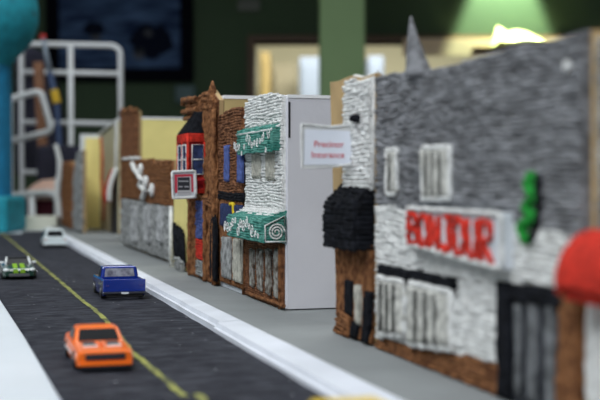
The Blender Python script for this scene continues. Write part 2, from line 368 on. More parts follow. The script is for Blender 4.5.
# chair with white tube frame and burgundy seat
CH = 2.62
e = empty('metal_chair', fl(38, CH), 'white tube chair with dark back and burgundy seat behind the table end', 'chair')
arc_pipe(MB(), [fl(10, CH), pp(10, 99, CH), pp(41, 91, CH), pp(52, 131, CH), pp(12, 141, CH)], .0075, .015).build('back_frame', 'pipe', e, smooth=True)
arc_pipe(MB(), [fl(58, CH), pp(58, 192, CH), pp(12, 196, CH)], .009, .03).build('front_frame', 'pipe', e, smooth=True)
MB().tube([fl(30, CH), pp(32, 190, CH)], .008, 8).build('leg', 'pipe', e, smooth=True)
MB().tube([fl(57, CH + .24), pp(57, 192, CH + .24)], .008, 8).build('leg', 'pipe', e, smooth=True)
a, b = RZ(12, 200, CH), RZ(64, 222, CH); MB().rbox(a[0], b[0], CH + .015, CH + .22, b[1], a[1]).build('seat', 'burgundy', e, bevel=.01)
a, b = RZ(13, 142, CH), RZ(66, 198, CH); MB().rbox(a[0], b[0], CH + .225, CH + .25, b[1] + .02, a[1]).build('backrest', 'navy_cloth', e, bevel=.02)
# dark coat hanging on the rack, pole bundle, cloth
def sheet(name, px, dep, m, label, cat, th=.05, seed=0):
    mb = MB(); n = len(px); fr_ = [pp(x, y, dep) for x, y in px]; vs = fr_ + [p + FW * th for p in fr_]
    mb.add(vs, [tuple(range(n)), tuple(range(n, 2 * n))[::-1]] + [(i, (i + 1) % n, n + (i + 1) % n, n + i) for i in range(n)])
    return tag(mb.build(name, m, bevel=th * .25), label, cat)
sheet('dark_coat', [(14, 50), (30, 47), (46, 52), (60, 96), (66, 150), (64, 176), (14, 176)], 3.06, 'navy_cloth', 'dark navy coat hanging behind the white pipe rack', 'coat')
e = empty('push_broom', pp(66, 200, 2.93), 'white and blue broom pole with red tip leaning on the rack', 'broom'); e.location.z = 0
MB().tube([pp(43, 35, 2.93), pp(43.8, 39, 2.93)], .008, 8).build('tip', 'red_plastic', e)
MB().tube([pp(43.8, 39, 2.93), pp(50, 72, 2.93)], .006, 8).build('handle', 'pale_blue', e, smooth=True)
MB().tube([pp(50, 72, 2.93), pp(54, 90, 2.93)], .007, 8).build('grip', 'mid_blue', e)
MB().tube([pp(54, 90, 2.93), pp(57, 103, 2.93)], .011, 8).build('collar', 'yellow_plastic', e)
bt = pp(80, 205, 2.93); bt.z = .03; MB().tube([pp(57, 103, 2.93), bt], .006, 8).build('lower_pole', 'mid_blue', e)
MB().rbox(*(lambda r: (r - .12, r + .12))(RZ(80, 0, 2.93)[0]), 2.90, 2.96, 0, .05).build('brush_head', 'rubber', e)
e = pp(38, 62, 2.88); fpt = pp(60, 300, 2.88); fpt.z = 0
mb = MB(); d_ = .011; q = [e + RT * -d_, e + RT * d_, fpt + RT * d_, fpt + RT * -d_]; q += [p + FW * .02 for p in q]; mb.add(q, [(0, 1, 2, 3), (7, 6, 5, 4), (0, 4, 5, 1), (1, 5, 6, 2), (2, 6, 7, 3), (3, 7, 4, 0)])
tag(mb.build('wooden_plank', 'wood'), 'brown wooden plank leaning beside the broom pole', 'plank')
# pink cloth on the seat
mb = MB(); c = pp(43, 192, CH - .05); prof = [(.001, -.02), (.05, -.02), (.075, -.005), (.07, .012), (.05, .022), (.02, .028), (.001, .029)]
mb.lathe(prof, 20); mb.v = [tuple(c + RT * (x * .95 + .02 * noise.noise((x * 20, y * 20, 0))) + FW * (y * .9 + .12) + Vector((0, 0, z * 1.0 + .012 * x / .075 + .006 * noise.noise((x * 40, y * 40, 1))))) for x, y, z in mb.v]
tag(mb.build('folded_cloth', 'skin_pink', smooth=True), 'peach pink folded cloth lying on the burgundy chair seat', 'cloth')

# ------------------------------------------------------------------ table and model street base
e = empty('folding_table', (0.15, 1.15, 0), 'long table under the model street', 'table')
MB().box(-.32, .62, -.15, 2.50, G - .045, G - .012).build('table_top', 'table', e, bevel=.004)
for x in (-.26, .56):
    for y in (-.05, 2.42): MB().tube([(x, y, 0), (x, y, G - .045)], .016, 10).build('leg', 'steel', e, smooth=True)
o = MB().box(-.30, .60, -.10, 2.47, G - .012, G - .0015).build('base_board', 'foam', bevel=.001)
tag(o, 'large white foam board under the model street, bare along its left edge', 'foam board')
def xl(Y):                               # the left edge of the felt
    T = [(0, .046), (.51, .0425), (.73, .038), (.97, .031), (1.5, .02), (2.13, -.02), (2.175, .113), (2.3, .113)]
    for (a, b), (c, d) in zip(T, T[1:]):
        if Y <= c: return b + (d - b) * (Y - a) / (c - a)
    return T[-1][1]
def hump(x, y): return .0048 * math.exp(-((y - .474 - .10 * (x - .09)) / .012) ** 2) * math.exp(-((x - .094) / .022) ** 2) + .0004 * noise.noise((x * 30, y * 30, 0)) + .0004
NX, NY = 44, 300; mb = MB(); vs = []; fs = []
for j in range(NY + 1):
    y = .02 + (2.27 - .02) * (j / NY) ** 1.4
    for i in range(NX + 1):
        a = xl(y); x = a + (.1535 - a) * i / NX; vs.append((x, y, G + hump(x, y)))
for j in range(NY):
    for i in range(NX): a = j * (NX + 1) + i; fs.append((a, a + 1, a + NX + 2, a + NX + 1))
k = len(vs); vs += [(x, y, G - .0014) for x, y, z in vs[:]]
rim = [i for i in range(NX + 1)] + [(j + 1) * (NX + 1) - 1 for j in range(1, NY + 1)] + [NY * (NX + 1) + i for i in range(NX - 1, -1, -1)] + [j * (NX + 1) for j in range(NY - 1, 0, -1)]
for a, b in zip(rim, rim[1:] + rim[:1]): fs.append((a, a + k, b + k, b))
mb.add(vs, fs); road = mb.build('road_mat', 'road', smooth=True); tag(road, 'black felt road with a yellow centre line running away from the viewer', 'road')
def yl(Y):
    T = [(0, .100), (.30, .098), (.44, .099), (.455, .098), (.50, .0942), (.584, .0927), (.642, .0907), (.70, .0935), (.827, .0955), (.95, .0925), (1.11, .0907), (1.5, .0847), (2.26, .0725)]
    for (a, b), (c, d) in zip(T, T[1:]):
        if Y <= c: return b + (d - b) * (Y - a) / (c - a)
    return T[-1][1]
vs = []; fs = []; N = 260
for j in range(N + 1):
    y = .03 + 2.22 * (j / N) ** 1.3; c = yl(y) + .0010 * noise.noise((y * 40, 0, 0)); h = .0018 * (1 + .6 * noise.noise((y * 90, 4, 0)))
    for s in (-1, 0, 1): x = c + s * h; vs.append((x, y, G + hump(x, y) + .0004))
for j in range(N):
    for i in range(2): a = j * 3 + i; fs.append((a, a + 1, a + 4, a + 3))
MB().add(vs, fs).build('centre_line', 'line', road, smooth=True)
o = MB().box(.1725, .59, -.05, 2.46, G - .0015, SW).build('sidewalk_board', 'sidewalk', bevel=.001); tag(o, 'flat grey board sidewalk in front of the model houses', 'board')
for y0, y1, dx, lab in ((-.02, .7115, -.0014, 'near strip of white foam curb beside the black road'), (.7140, 2.28, .0012, 'far strip of white foam curb past the joint')):
    mb = MB(); pr = [(.1545 + dx, G - .0015), (.1545 + dx, G + .003), (.1560 + dx, G + .0034), (.1572 + dx, G + .0062), (.170, G + .0070), (.1722, G + .0064), (.1722, G - .0015)]
    n_ = 40; vs = []; fs = []; kk = len(pr)
    for j in range(n_ + 1):
        y = y0 + (y1 - y0) * j / n_
        for x, z in pr: vs.append((x + (.0006 * noise.noise((y * 12, 1, 0)) if x < .165 else 0), y, z + .0003 * noise.noise((y * 20, x * 50, 2))))
    for j in range(n_):
        for i in range(kk): fs.append((j * kk + i, j * kk + (i + 1) % kk, (j + 1) * kk + (i + 1) % kk, (j + 1) * kk + i))
    fs += [tuple(range(kk)), tuple(n_ * kk + i for i in range(kk))[::-1]]
    tag(mb.add(vs, fs).build('curb_strip', 'curb'), lab, 'curb', 'foam curb strips')

# ------------------------------------------------------------------ the grey BONJOUR house
YOFF = .0022
def house(name, label, px, X=FX):
    y, _ = YZ(px, 300, X); return empty(name, (X, y, SW), label, 'model house', 'yarn covered model houses')
def base_py(px, X=FX):                   # image row where the plane X meets the sidewalk
    y = YZ(px, 300, X)[0]; d = X * math.sin(YAW) + y * math.cos(YAW); return 182 + F * (EYE - SW) / d
def ground(px, X=FX, up=0): y = YZ(px, 300, X)[0]; return (y, SW + up)

e = house('yarn_house', 'grey and white yarn house with a red lettered BONJOUR sign and roof spike', 480)
top = P(FX, (376, 76), (398, 73), (425, 70), (450, 65), (480, 58), (520, 46), (560, 37), (585, 29))
body = [ground(376, FX, .0005)] + top + [ground(585, FX, .0005)]
MB().prism(body, FX, FX + .004).build('cardboard_front', 'cardboard', e)
ys = [p[0] for p in body]; box_shell(e, 'cardboard', min(ys) + .0008, max(ys) - .001, FX + .0045, FX + .10, G + .148, lid=False)
greyp = [YZ(376, 205, FX)] + top + P(FX, (585, 238), (500, 222), (440, 214))
patch('grey_wall', 'grey_yarn', e, greyp, FX, .0012, 'h', seed=1, amp=1.5, step=.0021)
whitep = P(FX, (376, 205), (440, 214), (500, 222), (585, 238), (585, 292), (500, 282), (500, 362), (376, 338))
patch('white_wall', 'white_yarn', e, whitep, FX, .0012, 'h', seed=2, amp=1.5)
patch('brown_base', 'brown_yarn', e, [ground(376, FX, .0008), YZ(376, 339, FX), YZ(500, 363, FX), ground(500, FX, .0008)], FX, .0012, 'h', seed=3)
MB().prism([ground(500, FX, .0006)] + P(FX, (500, 282), (566, 290)) + [ground(566, FX, .0006)], FX - .0015, FX).build('doorway', 'black_ink', e)
patch('door_frame', 'black_yarn', e, [ground(500, FX, .0006)] + P(FX, (500, 280), (512, 281)) + [ground(512, FX, .0006)], FX - .001, .0013, 'v', seed=4)
patch('door_lintel', 'black_yarn', e, P(FX, (500, 281), (566, 290), (566, 308), (500, 296)), FX - .001, .0013, 'h', seed=5)
for a, b in ((517, 521), (530, 537), (549, 555)):
    patch('door_curtain', 'smoke_yarn', e, [ground(a, FX, .004)] + P(FX, (a, 302), (b, 305)) + [ground(b, FX, .004)], FX - .001, .001, 'v', seed=a)
patch('brown_column', 'brown_yarn', e, [ground(562, FX, .0006)] + P(FX, (562, 288), (581, 292)) + [ground(581, FX, .0006)], FX - .001, .0014, 'v', seed=6)
def window(x0, x1, yt, yb, parent=e, rim='white_yarn', fill='cream_yarn', X=FX - .0015, r=.0010, slope=.0, label=None, rr=.0014):
    q = P(X, (x0, yt), (x1, yt + slope * (x1 - x0)), (x1, yb + slope * .6 * (x1 - x0)), (x0, yb))
    o = patch('window', fill, parent, q, X, r, 'v', seed=x0, label=label, step=r * 2.1, amp=.5)
    sm(loop_yarn(MB(), q, X - .0012, rr, seed=x0).build('window_trim', rim, o, smooth=True))
    if x1 - x0 > 9:
        g = MB(); n = 3 if x1 - x0 > 20 else 1
        for i in range(n):
            u = (i + 1) / (n + 1); loop_yarn(g, [Vector(q[0]).lerp(Vector(q[1]), u) * .93 + Vector(q[3]).lerp(Vector(q[2]), u) * .07, Vector(q[0]).lerp(Vector(q[1]), u) * .07 + Vector(q[3]).lerp(Vector(q[2]), u) * .93], X - r * 1.5 - .001, r * .42, seed=x0 + i, closed=False)
        sm(g.build('window_gap_shade', 'gap_shade_yarn', o, smooth=True))  # thin dark strands imitate the shaded gaps between the window's yarn
    return o
window(387, 397, 150, 194, r=.0016, fill='pale_yarn'); window(423, 450, 148, 199, slope=-.03, r=.0018, fill='pale_yarn')
for a_ in ((380, 405, 278, 334, .15), (411, 452, 283, 344, .22)): window(*a_[:4], slope=a_[4], rr=.0018, r=.0024, fill='pale_yarn')
patch('window_lintel', 'black_yarn', e, P(FX - .002, (378, 264), (410, 270), (410, 279), (378, 273)), FX - .002, .0013, 'h', seed=8)
patch('window_lintel', 'black_yarn', e, P(FX - .002, (409, 269), (455, 278), (455, 288), (409, 278)), FX - .002, .0013, 'h', seed=9)
# sign board leaning out
SX = FX - .007
q = P(SX, (404, 207), (499, 213), (499, 270), (404, 245))
s = MB().prism(q, SX, FX - .0012).build('sign_board', 'foam', e, bevel=.0006)
sm(loop_yarn(MB(), P(SX, (405, 208), (498, 214), (498, 269), (405, 244)), SX, .0011, seed=4).build('sign_trim', 'white_yarn', s, smooth=True))
def strokes(word, q, X, r, name, m, parent):
    G_ = {'B': [[(0, 0), (0, 1), (.7, .95), (.75, .6), (0, .52), (.85, .45), (.85, .08), (0, 0)]], 'O': [[(.2, 0), (0, .3), (0, .75), (.3, 1), (.75, .9), (.85, .5), (.7, .08), (.2, 0)]],
          'N': [[(0, 0), (0, 1), (.8, 0), (.8, 1)]], 'J': [[(.3, 1), (.9, 1)], [(.65, 1), (.65, .15), (.35, 0), (.05, .2)]], 'U': [[(0, 1), (.05, .2), (.35, 0), (.7, .1), (.8, 1)]], 'R': [[(0, 0), (0, 1), (.75, .95), (.8, .6), (.1, .5), (.85, 0)]]}
    A, B_, Cc, D = [Vector(p) for p in q]; n = len(word); mb = MB()        # A top left, B top right, C bottom right, D bottom left
    for i, ch in enumerate(word):
        for st in G_[ch]:
            pts = []
            for u, v in st:
                s_ = (i + .06 + u * .90) / n; p = (D.lerp(Cc, s_)).lerp(A.lerp(B_, s_), v); pts.append(p)
            loop_yarn(mb, pts, X, r, seed=i, closed=False, ds=.002)
            loop_yarn(mb, [p + Vector((-.0011, .0003)) for p in pts], X, r * .8, seed=i + 20, closed=False, ds=.002)
    return mb.build(name, m, parent, smooth=True)
strokes('BONJOUR', P(SX, (405, 213), (490, 222), (491, 265), (405, 243)), SX, .0012, 'lettering', 'red_yarn', s)
# green ribbon by the sign
mb = MB(); gp = [(532, 174), (528, 184), (534, 195), (526, 207), (533, 217), (521, 227), (527, 242)]
q = P(FX - .002, *gp)
for k_ in range(3): loop_yarn(mb, [(y + (k_ - 1) * .0017, z) for y, z in q], FX - .0028 - (k_ == 1) * .001, .0017, seed=k_, closed=False)
g_o = mb.build('green_ribbon', 'green_yarn', e, smooth=True)
mb = MB(); q = P(FX - .002, (537, 174), (537, 190), (538, 205), (536, 220), (531, 236), (528, 243)); loop_yarn(mb, q, FX - .002, .0017, 4, closed=False); loop_yarn(mb, [(y + .0012, z) for y, z in q], FX - .0016, .0013, 7, closed=False); mb.build('ribbon_shadow', 'black_yarn', e, smooth=True)  # shadow of the green ribbon, laid beside it as black strands
sm(loop_yarn(MB(), P(FX - .002, (519, 200), (521, 168), (542, 170), (543, 200)), FX - .0010, .0007, 5, closed=False).build('ribbon_trim', 'white_yarn', e, smooth=True))
# the roof spike
mb = MB(); y0 = YZ(417, 74, FX)[0]; tip = Vector((FX + .002, *YZ(411, 17, FX + .0042))); bs = Vector((FX - .001, y0, YZ(417, 76, FX)[1]))
for k_ in range(16):
    a = 2 * math.pi * k_ / 16; st = bs + Vector((math.cos(a) * .0045, math.sin(a) * .0100, 0)); pts = []
    for i in range(12):
        t = i / 11; p = st.lerp(tip, t); b2 = math.sin(t * math.pi) * .0012; p += Vector((0, b2, 0)); pts.append(p)
    mb.tube(pts, .0013, 6, .0006)
mb.tube([bs + (tip - bs) * (i / 11) + Vector((0, math.sin(i / 11 * math.pi) * .0012, 0)) for i in range(12)], .005, 8, .0004)
mb.build('roof_spike', 'grey_yarn', e, smooth=True)
sm(MB().lathe([(.0006, -.0015), (.002, -.001), (.002, .001), (.0006, .0015)], 10, (FX - .003, *YZ(570, 66, FX)), 'x').build('button', 'white_yarn', e, smooth=True))

# ------------------------------------------------------------------ next house at the right edge, with the red awning
e = house('yarn_house', 'white column house with a puffy red awning at the right edge', 597)
q = [ground(587, FX, .0005)] + P(FX, (587, 33), (700, 0)) + [ground(700, FX, .0005)]
MB().prism(q, FX, FX + .004).build('cardboard_front', 'cardboard', e)
ys = [p[0] for p in q]; box_shell(e, 'cardboard', min(ys) + .0008, max(ys) - .001, FX + .0045, FX + .10, G + .148, lid=False)
patch('white_column', 'white_yarn', e, [ground(587, FX, .0006)] + P(FX, (587, 300), (606, 300)) + [ground(606, FX, .0006)], FX, .0014, 'v', seed=2)
patch('pale_wall', 'silver_yarn', e, P(FX, (597, 240), (597, 38), (700, 8), (700, 250)), FX, .0013, 'h', seed=12)
patch('brown_front', 'brown_yarn', e, [ground(608, FX, .0006)] + P(FX, (608, 300), (700, 330)) + [ground(700, FX, .0006)], FX, .0014, 'v', seed=14)
mb = MB(); yn = YZ(597, 250, FX)[0]; y1_ = yn + .002; y0_ = yn - .03; zt = YZ(597, 233, FX)[1]; xo = .2005
na, zlo = 12, XZ(555, 300, y1_)[1]
core = []
for i in range(na + 1):
    a = math.pi / 2 * i / na; core.append((FX - .0002 - (FX - xo) * math.sin(a), zlo + .006 + (zt - zlo - .006) * math.cos(a)))
core += [(xo + .001, zlo), (FX - .0002, zlo)]
mb.prismy(core, y0_, y1_)
for i in range(1, 24):
    a = math.pi / 2 * i / 23; x = FX - .001 - (FX - xo) * math.sin(a); z = zlo + .006 + (zt - zlo - .006) * math.cos(a)
    mb.tube([(x - .0006 + noise.noise((u * .5, i, 0)) * .0008, y0_ + (y1_ - y0_) * u / 20, z + noise.noise((u * .5, i, 4)) * .0008) for u in range(21)], .0017, 6)
for k_ in range(12):                       # the near and far ends are wound with yarn too
    f2 = 1 - k_ / 12
    for yy in (y1_, y0_):
        mb.tube([(FX - .001 - (FX - xo) * f2 * math.sin(a), yy, zlo + .002 + (zt - zlo - .002) * f2 * math.cos(a)) for a in [math.pi / 2 * i / 10 for i in range(11)]], .0017, 6)
sm(mb.build('red_awning', 'red_yarn', e, smooth=True))

# ------------------------------------------------------------------ tan and white house with the black awning and the insurance sign
YOFF = 0.0
e = house('yarn_house', 'tan and white yarn house with a black awning and an insurance sign', 352)
top = P(FX, (330, 82), (338, 81), (350, 76), (362, 78), (375.2, 73))
q = [ground(337, FX, .0005)] + top + [ground(375.2, FX, .0005)]
MB().prism(q, FX, FX + .004).build('cardboard_front', 'cardboard', e)
ys = [p[0] for p in q]; box_shell(e, 'cardboard', min(ys) + .0008, YZ(338, 300, FX)[0], FX + .0045, FX + .10, G + .148, lid=False)
mb = MB(); loop_yarn(mb, P(FX, (345, 82), (352, 76), (362, 78), (375, 73)), FX + .003, .0011, 3, closed=False); sm(mb.build('top_trim', 'white_yarn', e, smooth=True))
patch('white_wall', 'white_yarn', e, P(FX, (347, 84), (353, 79), (362, 81), (375, 76), (375, 195), (347, 195)), FX, .0013, 'h', seed=21, amp=1.2)
patch('brown_front', 'brown_yarn', e, [ground(341, FX, .0006)] + P(FX, (339, 240), (375, 244)) + [ground(375, FX, .0006)], FX, .0011, 'v', seed=22)
patch('shop_window', 'black_yarn', e, P(FX - .002, (348, 279), (355, 281), (355, 318), (348, 313)), FX - .002, .0009, 'v', seed=23)
patch('shop_window', 'cream_yarn', e, P(FX - .002, (358, 284), (363, 285), (363, 326), (358, 322)), FX - .002, .0009, 'v', seed=24)
patch('door', 'black_yarn', e, [ground(356, FX, .001)] + P(FX - .002, (356, 320), (362, 324)) + [ground(362, FX, .001)], FX - .002, .0009, 'v', seed=25)
patch('door', 'black_yarn', e, [ground(368, FX, .001)] + P(FX - .002, (368, 290), (374, 292)) + [ground(374, FX, .001)], FX - .002, .0009, 'v', seed=26)
patch('shop_base', 'brown_yarn', e, [ground(341, FX, .0008)] + P(FX - .002, (341, 312), (355, 318)) + [ground(355, FX, .0008)], FX - .002, .0012, 'h', seed=27, amp=2)
AX = FX - .011; ya, yb = YZ(345, 220, FX)[0] + .004, YZ(375, 220, FX)[0] + .001
def awning(parent, ya, yb, ztop, zbot, out, m, name, r=.0013, x=FX, sag=0, seed=0, slope=.5, ends=True):
    """slanting top then a hanging front, wound with yarn along the street; ya far, yb near"""
    mb = MB(); h = ztop - zbot; xo = x - out; core = [(x - .0002, ztop), (xo, ztop - h * slope), (xo, zbot), (x - .0002, zbot + h * .1)]
    mb.prismy(core, yb, ya)
    path = [(x, ztop), (xo, ztop - h * slope), (xo, zbot)]; L = [0]
    for a, b in zip(path, path[1:]): L.append(L[-1] + math.dist(a, b))
    u = 0; k = 0
    while u <= L[-1]:
        i = 0 if u < L[1] else 1; t = (u - L[i]) / (L[i + 1] - L[i]); px_ = path[i][0] + (path[i + 1][0] - path[i][0]) * t; pz = path[i][1] + (path[i + 1][1] - path[i][1]) * t
        n = 16; mb.tube([(px_ - r * .3 + noise.noise((j * .6, k * 2.3, seed)) * r, yb + (ya - yb) * j / n, pz + noise.noise((j * .6, k * 2.3, seed + 4)) * r - sag * math.sin(math.pi * j / n)) for j in range(n + 1)], r, 6)
        u += r * 1.7; k += 1
    if ends:
        for yy in (ya + r * .3, yb - r * .3):
            z = zbot + r
            while z < ztop - r * 2:
                xl_ = xo if z < ztop - h * slope else xo + out * (z - ztop + h * slope) / (h * slope); n = 5
                if x - xl_ > r * 2: mb.tube([(xl_ + (x - .0004 - xl_) * j / n, yy, z + noise.noise((j * .9, z * 900, seed)) * r * .8) for j in range(n + 1)], r * .9, 6)
                z += r * 1.7
    return sm(mb.build(name, m, parent, smooth=True))
awning(e, ya, yb, YZ(350, 186, FX)[1], YZ(345, 246, FX)[1], .0105, 'black_yarn', 'awning', .0016, seed=31, slope=.3)
mb = MB()
for k_ in range(26):
    y = ya + (yb - ya) * random.random(); z = YZ(345, 244, FX)[1] + random.uniform(-.001, .026); mb.lathe([(.0003, -.0015), (.0022, -.0008), (.0024, .0008), (.0003, .0018)], 7, (FX - .0115, y, z), 'x')
sm(mb.build('awning_knots', 'black_yarn', e, smooth=True))
# projecting insurance sign, turned towards the viewer
Ys = YZ(357, 145, FX)[0] + .002
def signT(x0, z0, Y, tilt=0, yaw=0):
    def T(p): x, z = p.x * math.cos(tilt) - p.y * math.sin(tilt), p.x * math.sin(tilt) + p.y * math.cos(tilt); return Vector((x0 + x * math.cos(yaw), Y - p.z + x * math.sin(yaw), z0 + z))
    return T
def quadsign(parent, pts, Y, th, name, m, bevel=.0004):
    q = [XZ(px, py, Y) for px, py in pts]; mb = MB(); mb.prismy(q, Y, Y + th); return mb.build(name, m, parent, bevel=bevel), q
s, q = quadsign(e, [(301, 124), (330, 127), (357, 124), (358, 163), (330, 167), (302, 168)], Ys, .0018, 'sign_board', mat('pale_board', (.62, .63, .62), .5))
pb, q2 = quadsign(s, [(305, 129), (350, 131), (353, 164), (304, 165)], Ys - .0006, .0005, 'sign_paper', 'paper', 0)
mb = MB(); qq = [Vector(p) for p in q]; pts = []
for i in range(6):
    a, b = qq[i], qq[(i + 1) % 6]; n = 12
    for j in range(n): p = a.lerp(b, j / n); pts.append((p.x + noise.noise((i * 12 + j, 0, 1)) * .0006, Ys - .0004 + noise.noise((i * 12 + j, 3, 1)) * .0004, p.y + noise.noise((i * 12 + j, 7, 1)) * .0006))
pts.append(pts[0]); mb.tube(pts, .0007, 7); sm(mb.build('sign_trim', 'white_yarn', s, smooth=True))
for wd, px, py in (('Precinor', 329, 144.5), ('Insurance', 328, 155)):
    x_, z_ = XZ(px, py, Ys - .001); text(wd, .0051, 'lettering', 'pink_ink', s, signT(x_, z_, Ys - .0008, .0), bold=.00001, ext=.0001, sx=1.0)
Yk = Ys - .012; Kx, Kz = XZ(356, 118.5, Yk); mb = MB(); mb.lathe([(.0006, -.0024), (.0036, -.0016), (.0040, .0002), (.0030, .0020), (.0006, .0026)], 12, (Kx, Yk, Kz)); mb.tube([(Kx, Yk, Kz), (FX, Yk, Kz)], .0016, 6); sm(mb.build('sign_bracket', 'black_yarn', e, smooth=True))

# ------------------------------------------------------------------ white yarn house with the two teal awnings
GX = .217
e = house('yarn_house', 'white yarn house with two teal awnings over a brown shop front', 266, GX)
top = P(GX, (248, 104), (254, 98), (262, 94.5), (274, 94), (286, 96))
q = [ground(248, GX, .0005)] + top + [ground(286, GX, .0005)]
MB().prism(q, GX, GX + .004).build('board_front', 'foam_grey', e)
ys = [p[0] for p in q]; Yg = min(ys)
mb = MB(); zt = YZ(286, 98, GX)[1]
mb.box(GX + .0005, GX + .11, Yg - .003, Yg, SW + .0009, zt); mb.box(GX + .0045, GX + .11, max(ys) - .004, max(ys) - .001, SW, zt); mb.box(GX + .107, GX + .11, Yg, max(ys) - .004, SW, zt); mb.build('board_box', 'foam_grey', e)
MB().box(GX + .0005, GX + .1105, Yg - .0038, max(ys) - .001, zt, zt + .0022).build('lid', 'foam_edge', e)
MB().box(GX + .0008, GX + .0022, Yg - .0034, Yg - .0028, YZ(286, 138, GX)[1], YZ(286, 102, GX)[1]).build('seam', 'black_ink', e)
patch('white_wall', 'white_yarn', e, P(GX, (248, 104), (254, 98), (262, 94.5), (274, 94), (286, 96), (286, 225), (248, 218)), GX, .0012, 'h', seed=41, amp=1.25)
patch('brown_front', 'dark_brown_yarn', e, [ground(247.5, GX, .0006)] + P(GX, (247.5, 238), (285, 244)) + [ground(285, GX, .0006)], GX, .0010, 'h', seed=42)
for a, b in ((252, 255.5), (259.5, 264), (268.5, 273), (276.5, 280.5)):
    patch('shop_window', 'mottled_yarn', e, P(GX - .002, (a, 248), (b, 250), (b, 286 + (b - 250) * .45), (a, 284 + (a - 250) * .45)), GX - .002, .0010, 'v', seed=a, amp=1.8)
for a in (247.5, 284.2): sm(MB().tube([(GX - .003, *ground(a, GX, .0004)), (GX - .003, *YZ(a, 243, GX))], .0015, 8).build('corner_post', 'brown_yarn', e, smooth=True))
mb = MB(); pts = P(GX - .003, (248, 293), (285, 306)); loop_yarn(mb, pts, GX - .0025, .0014, 8, closed=False); sm(mb.build('sill', 'brown_yarn', e, smooth=True))
window(255, 263, 153, 178, e, 'cream_yarn', 'cream_yarn', GX - .0012, .0010, 0, rr=.0006); window(269, 277, 152, 180, e, 'cream_yarn', 'cream_yarn', GX - .0012, .0010, 0, rr=.0006)
yf = YZ(248, 200, GX)[0]; yn = Yg
def spiral(mb, cx, cz, Y, R, turns, r, flat='y', a0=0):
    pts = []
    for i in range(int(turns * 18) + 1):
        t = i / (turns * 18); a = a0 + turns * 2 * math.pi * t; q = R * (1 - t * .85); pts.append((cx + q * math.cos(a), Y, cz + q * math.sin(a)) if flat == 'y' else (Y, cx + q * math.cos(a), cz + q * math.sin(a)))
    mb.tube(pts, r, 6)
aw = awning(e, yf - .003, yn + .006, YZ(262, 127, GX)[1], YZ(262, 153, GX)[1], .0085, 'teal_yarn', 'awning', .0010, GX, seed=43, slope=.12)
mb = MB(); zc = YZ(250, 140, GX)[1]
rs = random.Random(2)
for k_ in range(14): spiral(mb, yn + .010 + k_ * .008, zc - .0045 + rs.uniform(-.0065, .0055), GX - .0099, rs.uniform(.002, .0046), 1.6, .00035, 'x', k_)
mb.tube([(GX - .009, yf, YZ(262, 133, GX)[1]), (GX - .009, yn + .006, YZ(262, 133, GX)[1]), (GX, yn + .005, YZ(262, 127, GX)[1])], .0010, 6)
mb.build('swirls', 'white_yarn', aw, smooth=True)
zt, zb = YZ(266, 210, GX)[1], YZ(266, 239, GX)[1]
aw = awning(e, yf - .003, yn - .0005, zt, zb, .0165, 'teal_yarn', 'awning', .0011, GX, seed=44, slope=.28)
mb = MB()
for k_ in range(13): spiral(mb, yn + .008 + k_ * .0086, zb + .0075 + rs.uniform(-.006, .0065), GX - .0180, rs.uniform(.0022, .005), 1.7, .0004, 'x', k_ * 2)
cx = GX - .0075; spiral(mb, cx, zb + .0075, yn - .0024, .0060, 2.6, .0006, 'y')
mb.tube([(GX - .0155, yn - .0022, zb + .001), (GX - .0155, yn - .0022, zb + .012), (GX - .002, yn - .0022, zt - .003), (GX - .0006, yn - .0022, zb + .001), (GX - .0155, yn - .0022, zb + .001)], .0007, 6)
mb.build('swirls', 'white_yarn', aw, smooth=True)
mb = MB()
for i in range(4): mb.tube([(GX - .001 - i * .0026, yf - .002 + (yn - yf + .003) * u / 16, zt + .0012 - i * .0016 + .0009 * noise.noise((u * .7, i, 0))) for u in range(17)], .0019, 6)
sm(mb.build('snowy_edge', 'white_yarn', aw, smooth=True))

# ------------------------------------------------------------------ short brown house with blue windows
e = house('yarn_house', 'short brown yarn house with two blue windows, left of the white yarn house', 236)
top = P(FX, (220.5, 118), (230, 110), (240, 107.5), (245, 108))
q = [ground(220.5, FX, .0005)] + top + [ground(245, FX, .0005)]
MB().prism(q, FX, FX + .004).build('cardboard_front', 'cardboard', e)
ys = [p[0] for p in q]; box_shell(e, 'cardboard', min(ys) + .001, max(ys) - .002, FX + .0045, FX + .09, G + .128, lid=False)
patch('brown_wall', 'dark_brown_yarn', e, P(FX, (220.5, 118), (230, 110), (240, 107.5), (245, 108), (245, 196), (220.5, 194)), FX, .0013, 'h', seed=51, amp=1.5)
for a, b, t_, bt_ in ((227, 231, 145, 182), (240, 244, 151, 183)): patch('window', 'blue_yarn', e, P(FX - .002, (a, t_), (b, t_), (b, bt_), (a, bt_)), FX - .002, .0011, 'v', seed=int(a))
patch('dark_band', 'black_yarn', e, P(FX - .001, (220, 191), (245, 193), (245, 201), (220, 199)), FX - .001, .0013, 'h', seed=53)
patch('brown_front', 'brown_yarn', e, [ground(220.5, FX, .004)] + P(FX, (220.5, 197), (245, 199)) + [ground(245, FX, .004)], FX, .0012, 'v', seed=54)
patch('transom', 'navy_yarn', e, P(FX - .002, (223, 203), (243, 205), (243, 228), (223, 226)), FX - .002, .0011, 'v', seed=55)
patch('shop_window', 'silver_yarn', e, P(FX - .002, (224, 236), (233, 237), (233, 280), (224, 277)), FX - .002, .0011, 'v', seed=56, amp=1.5)
patch('shop_window', 'cream_yarn', e, P(FX - .002, (236, 238), (243, 239), (243, 284), (236, 281)), FX - .002, .0011, 'v', seed=57, amp=1.5)
MB().prism([ground(220.5, FX, .0004), ground(245, FX, .0004), ground(245, FX, .0038), ground(220.5, FX, .0038)], FX - .001, FX).build('white_plinth', 'foam', e)
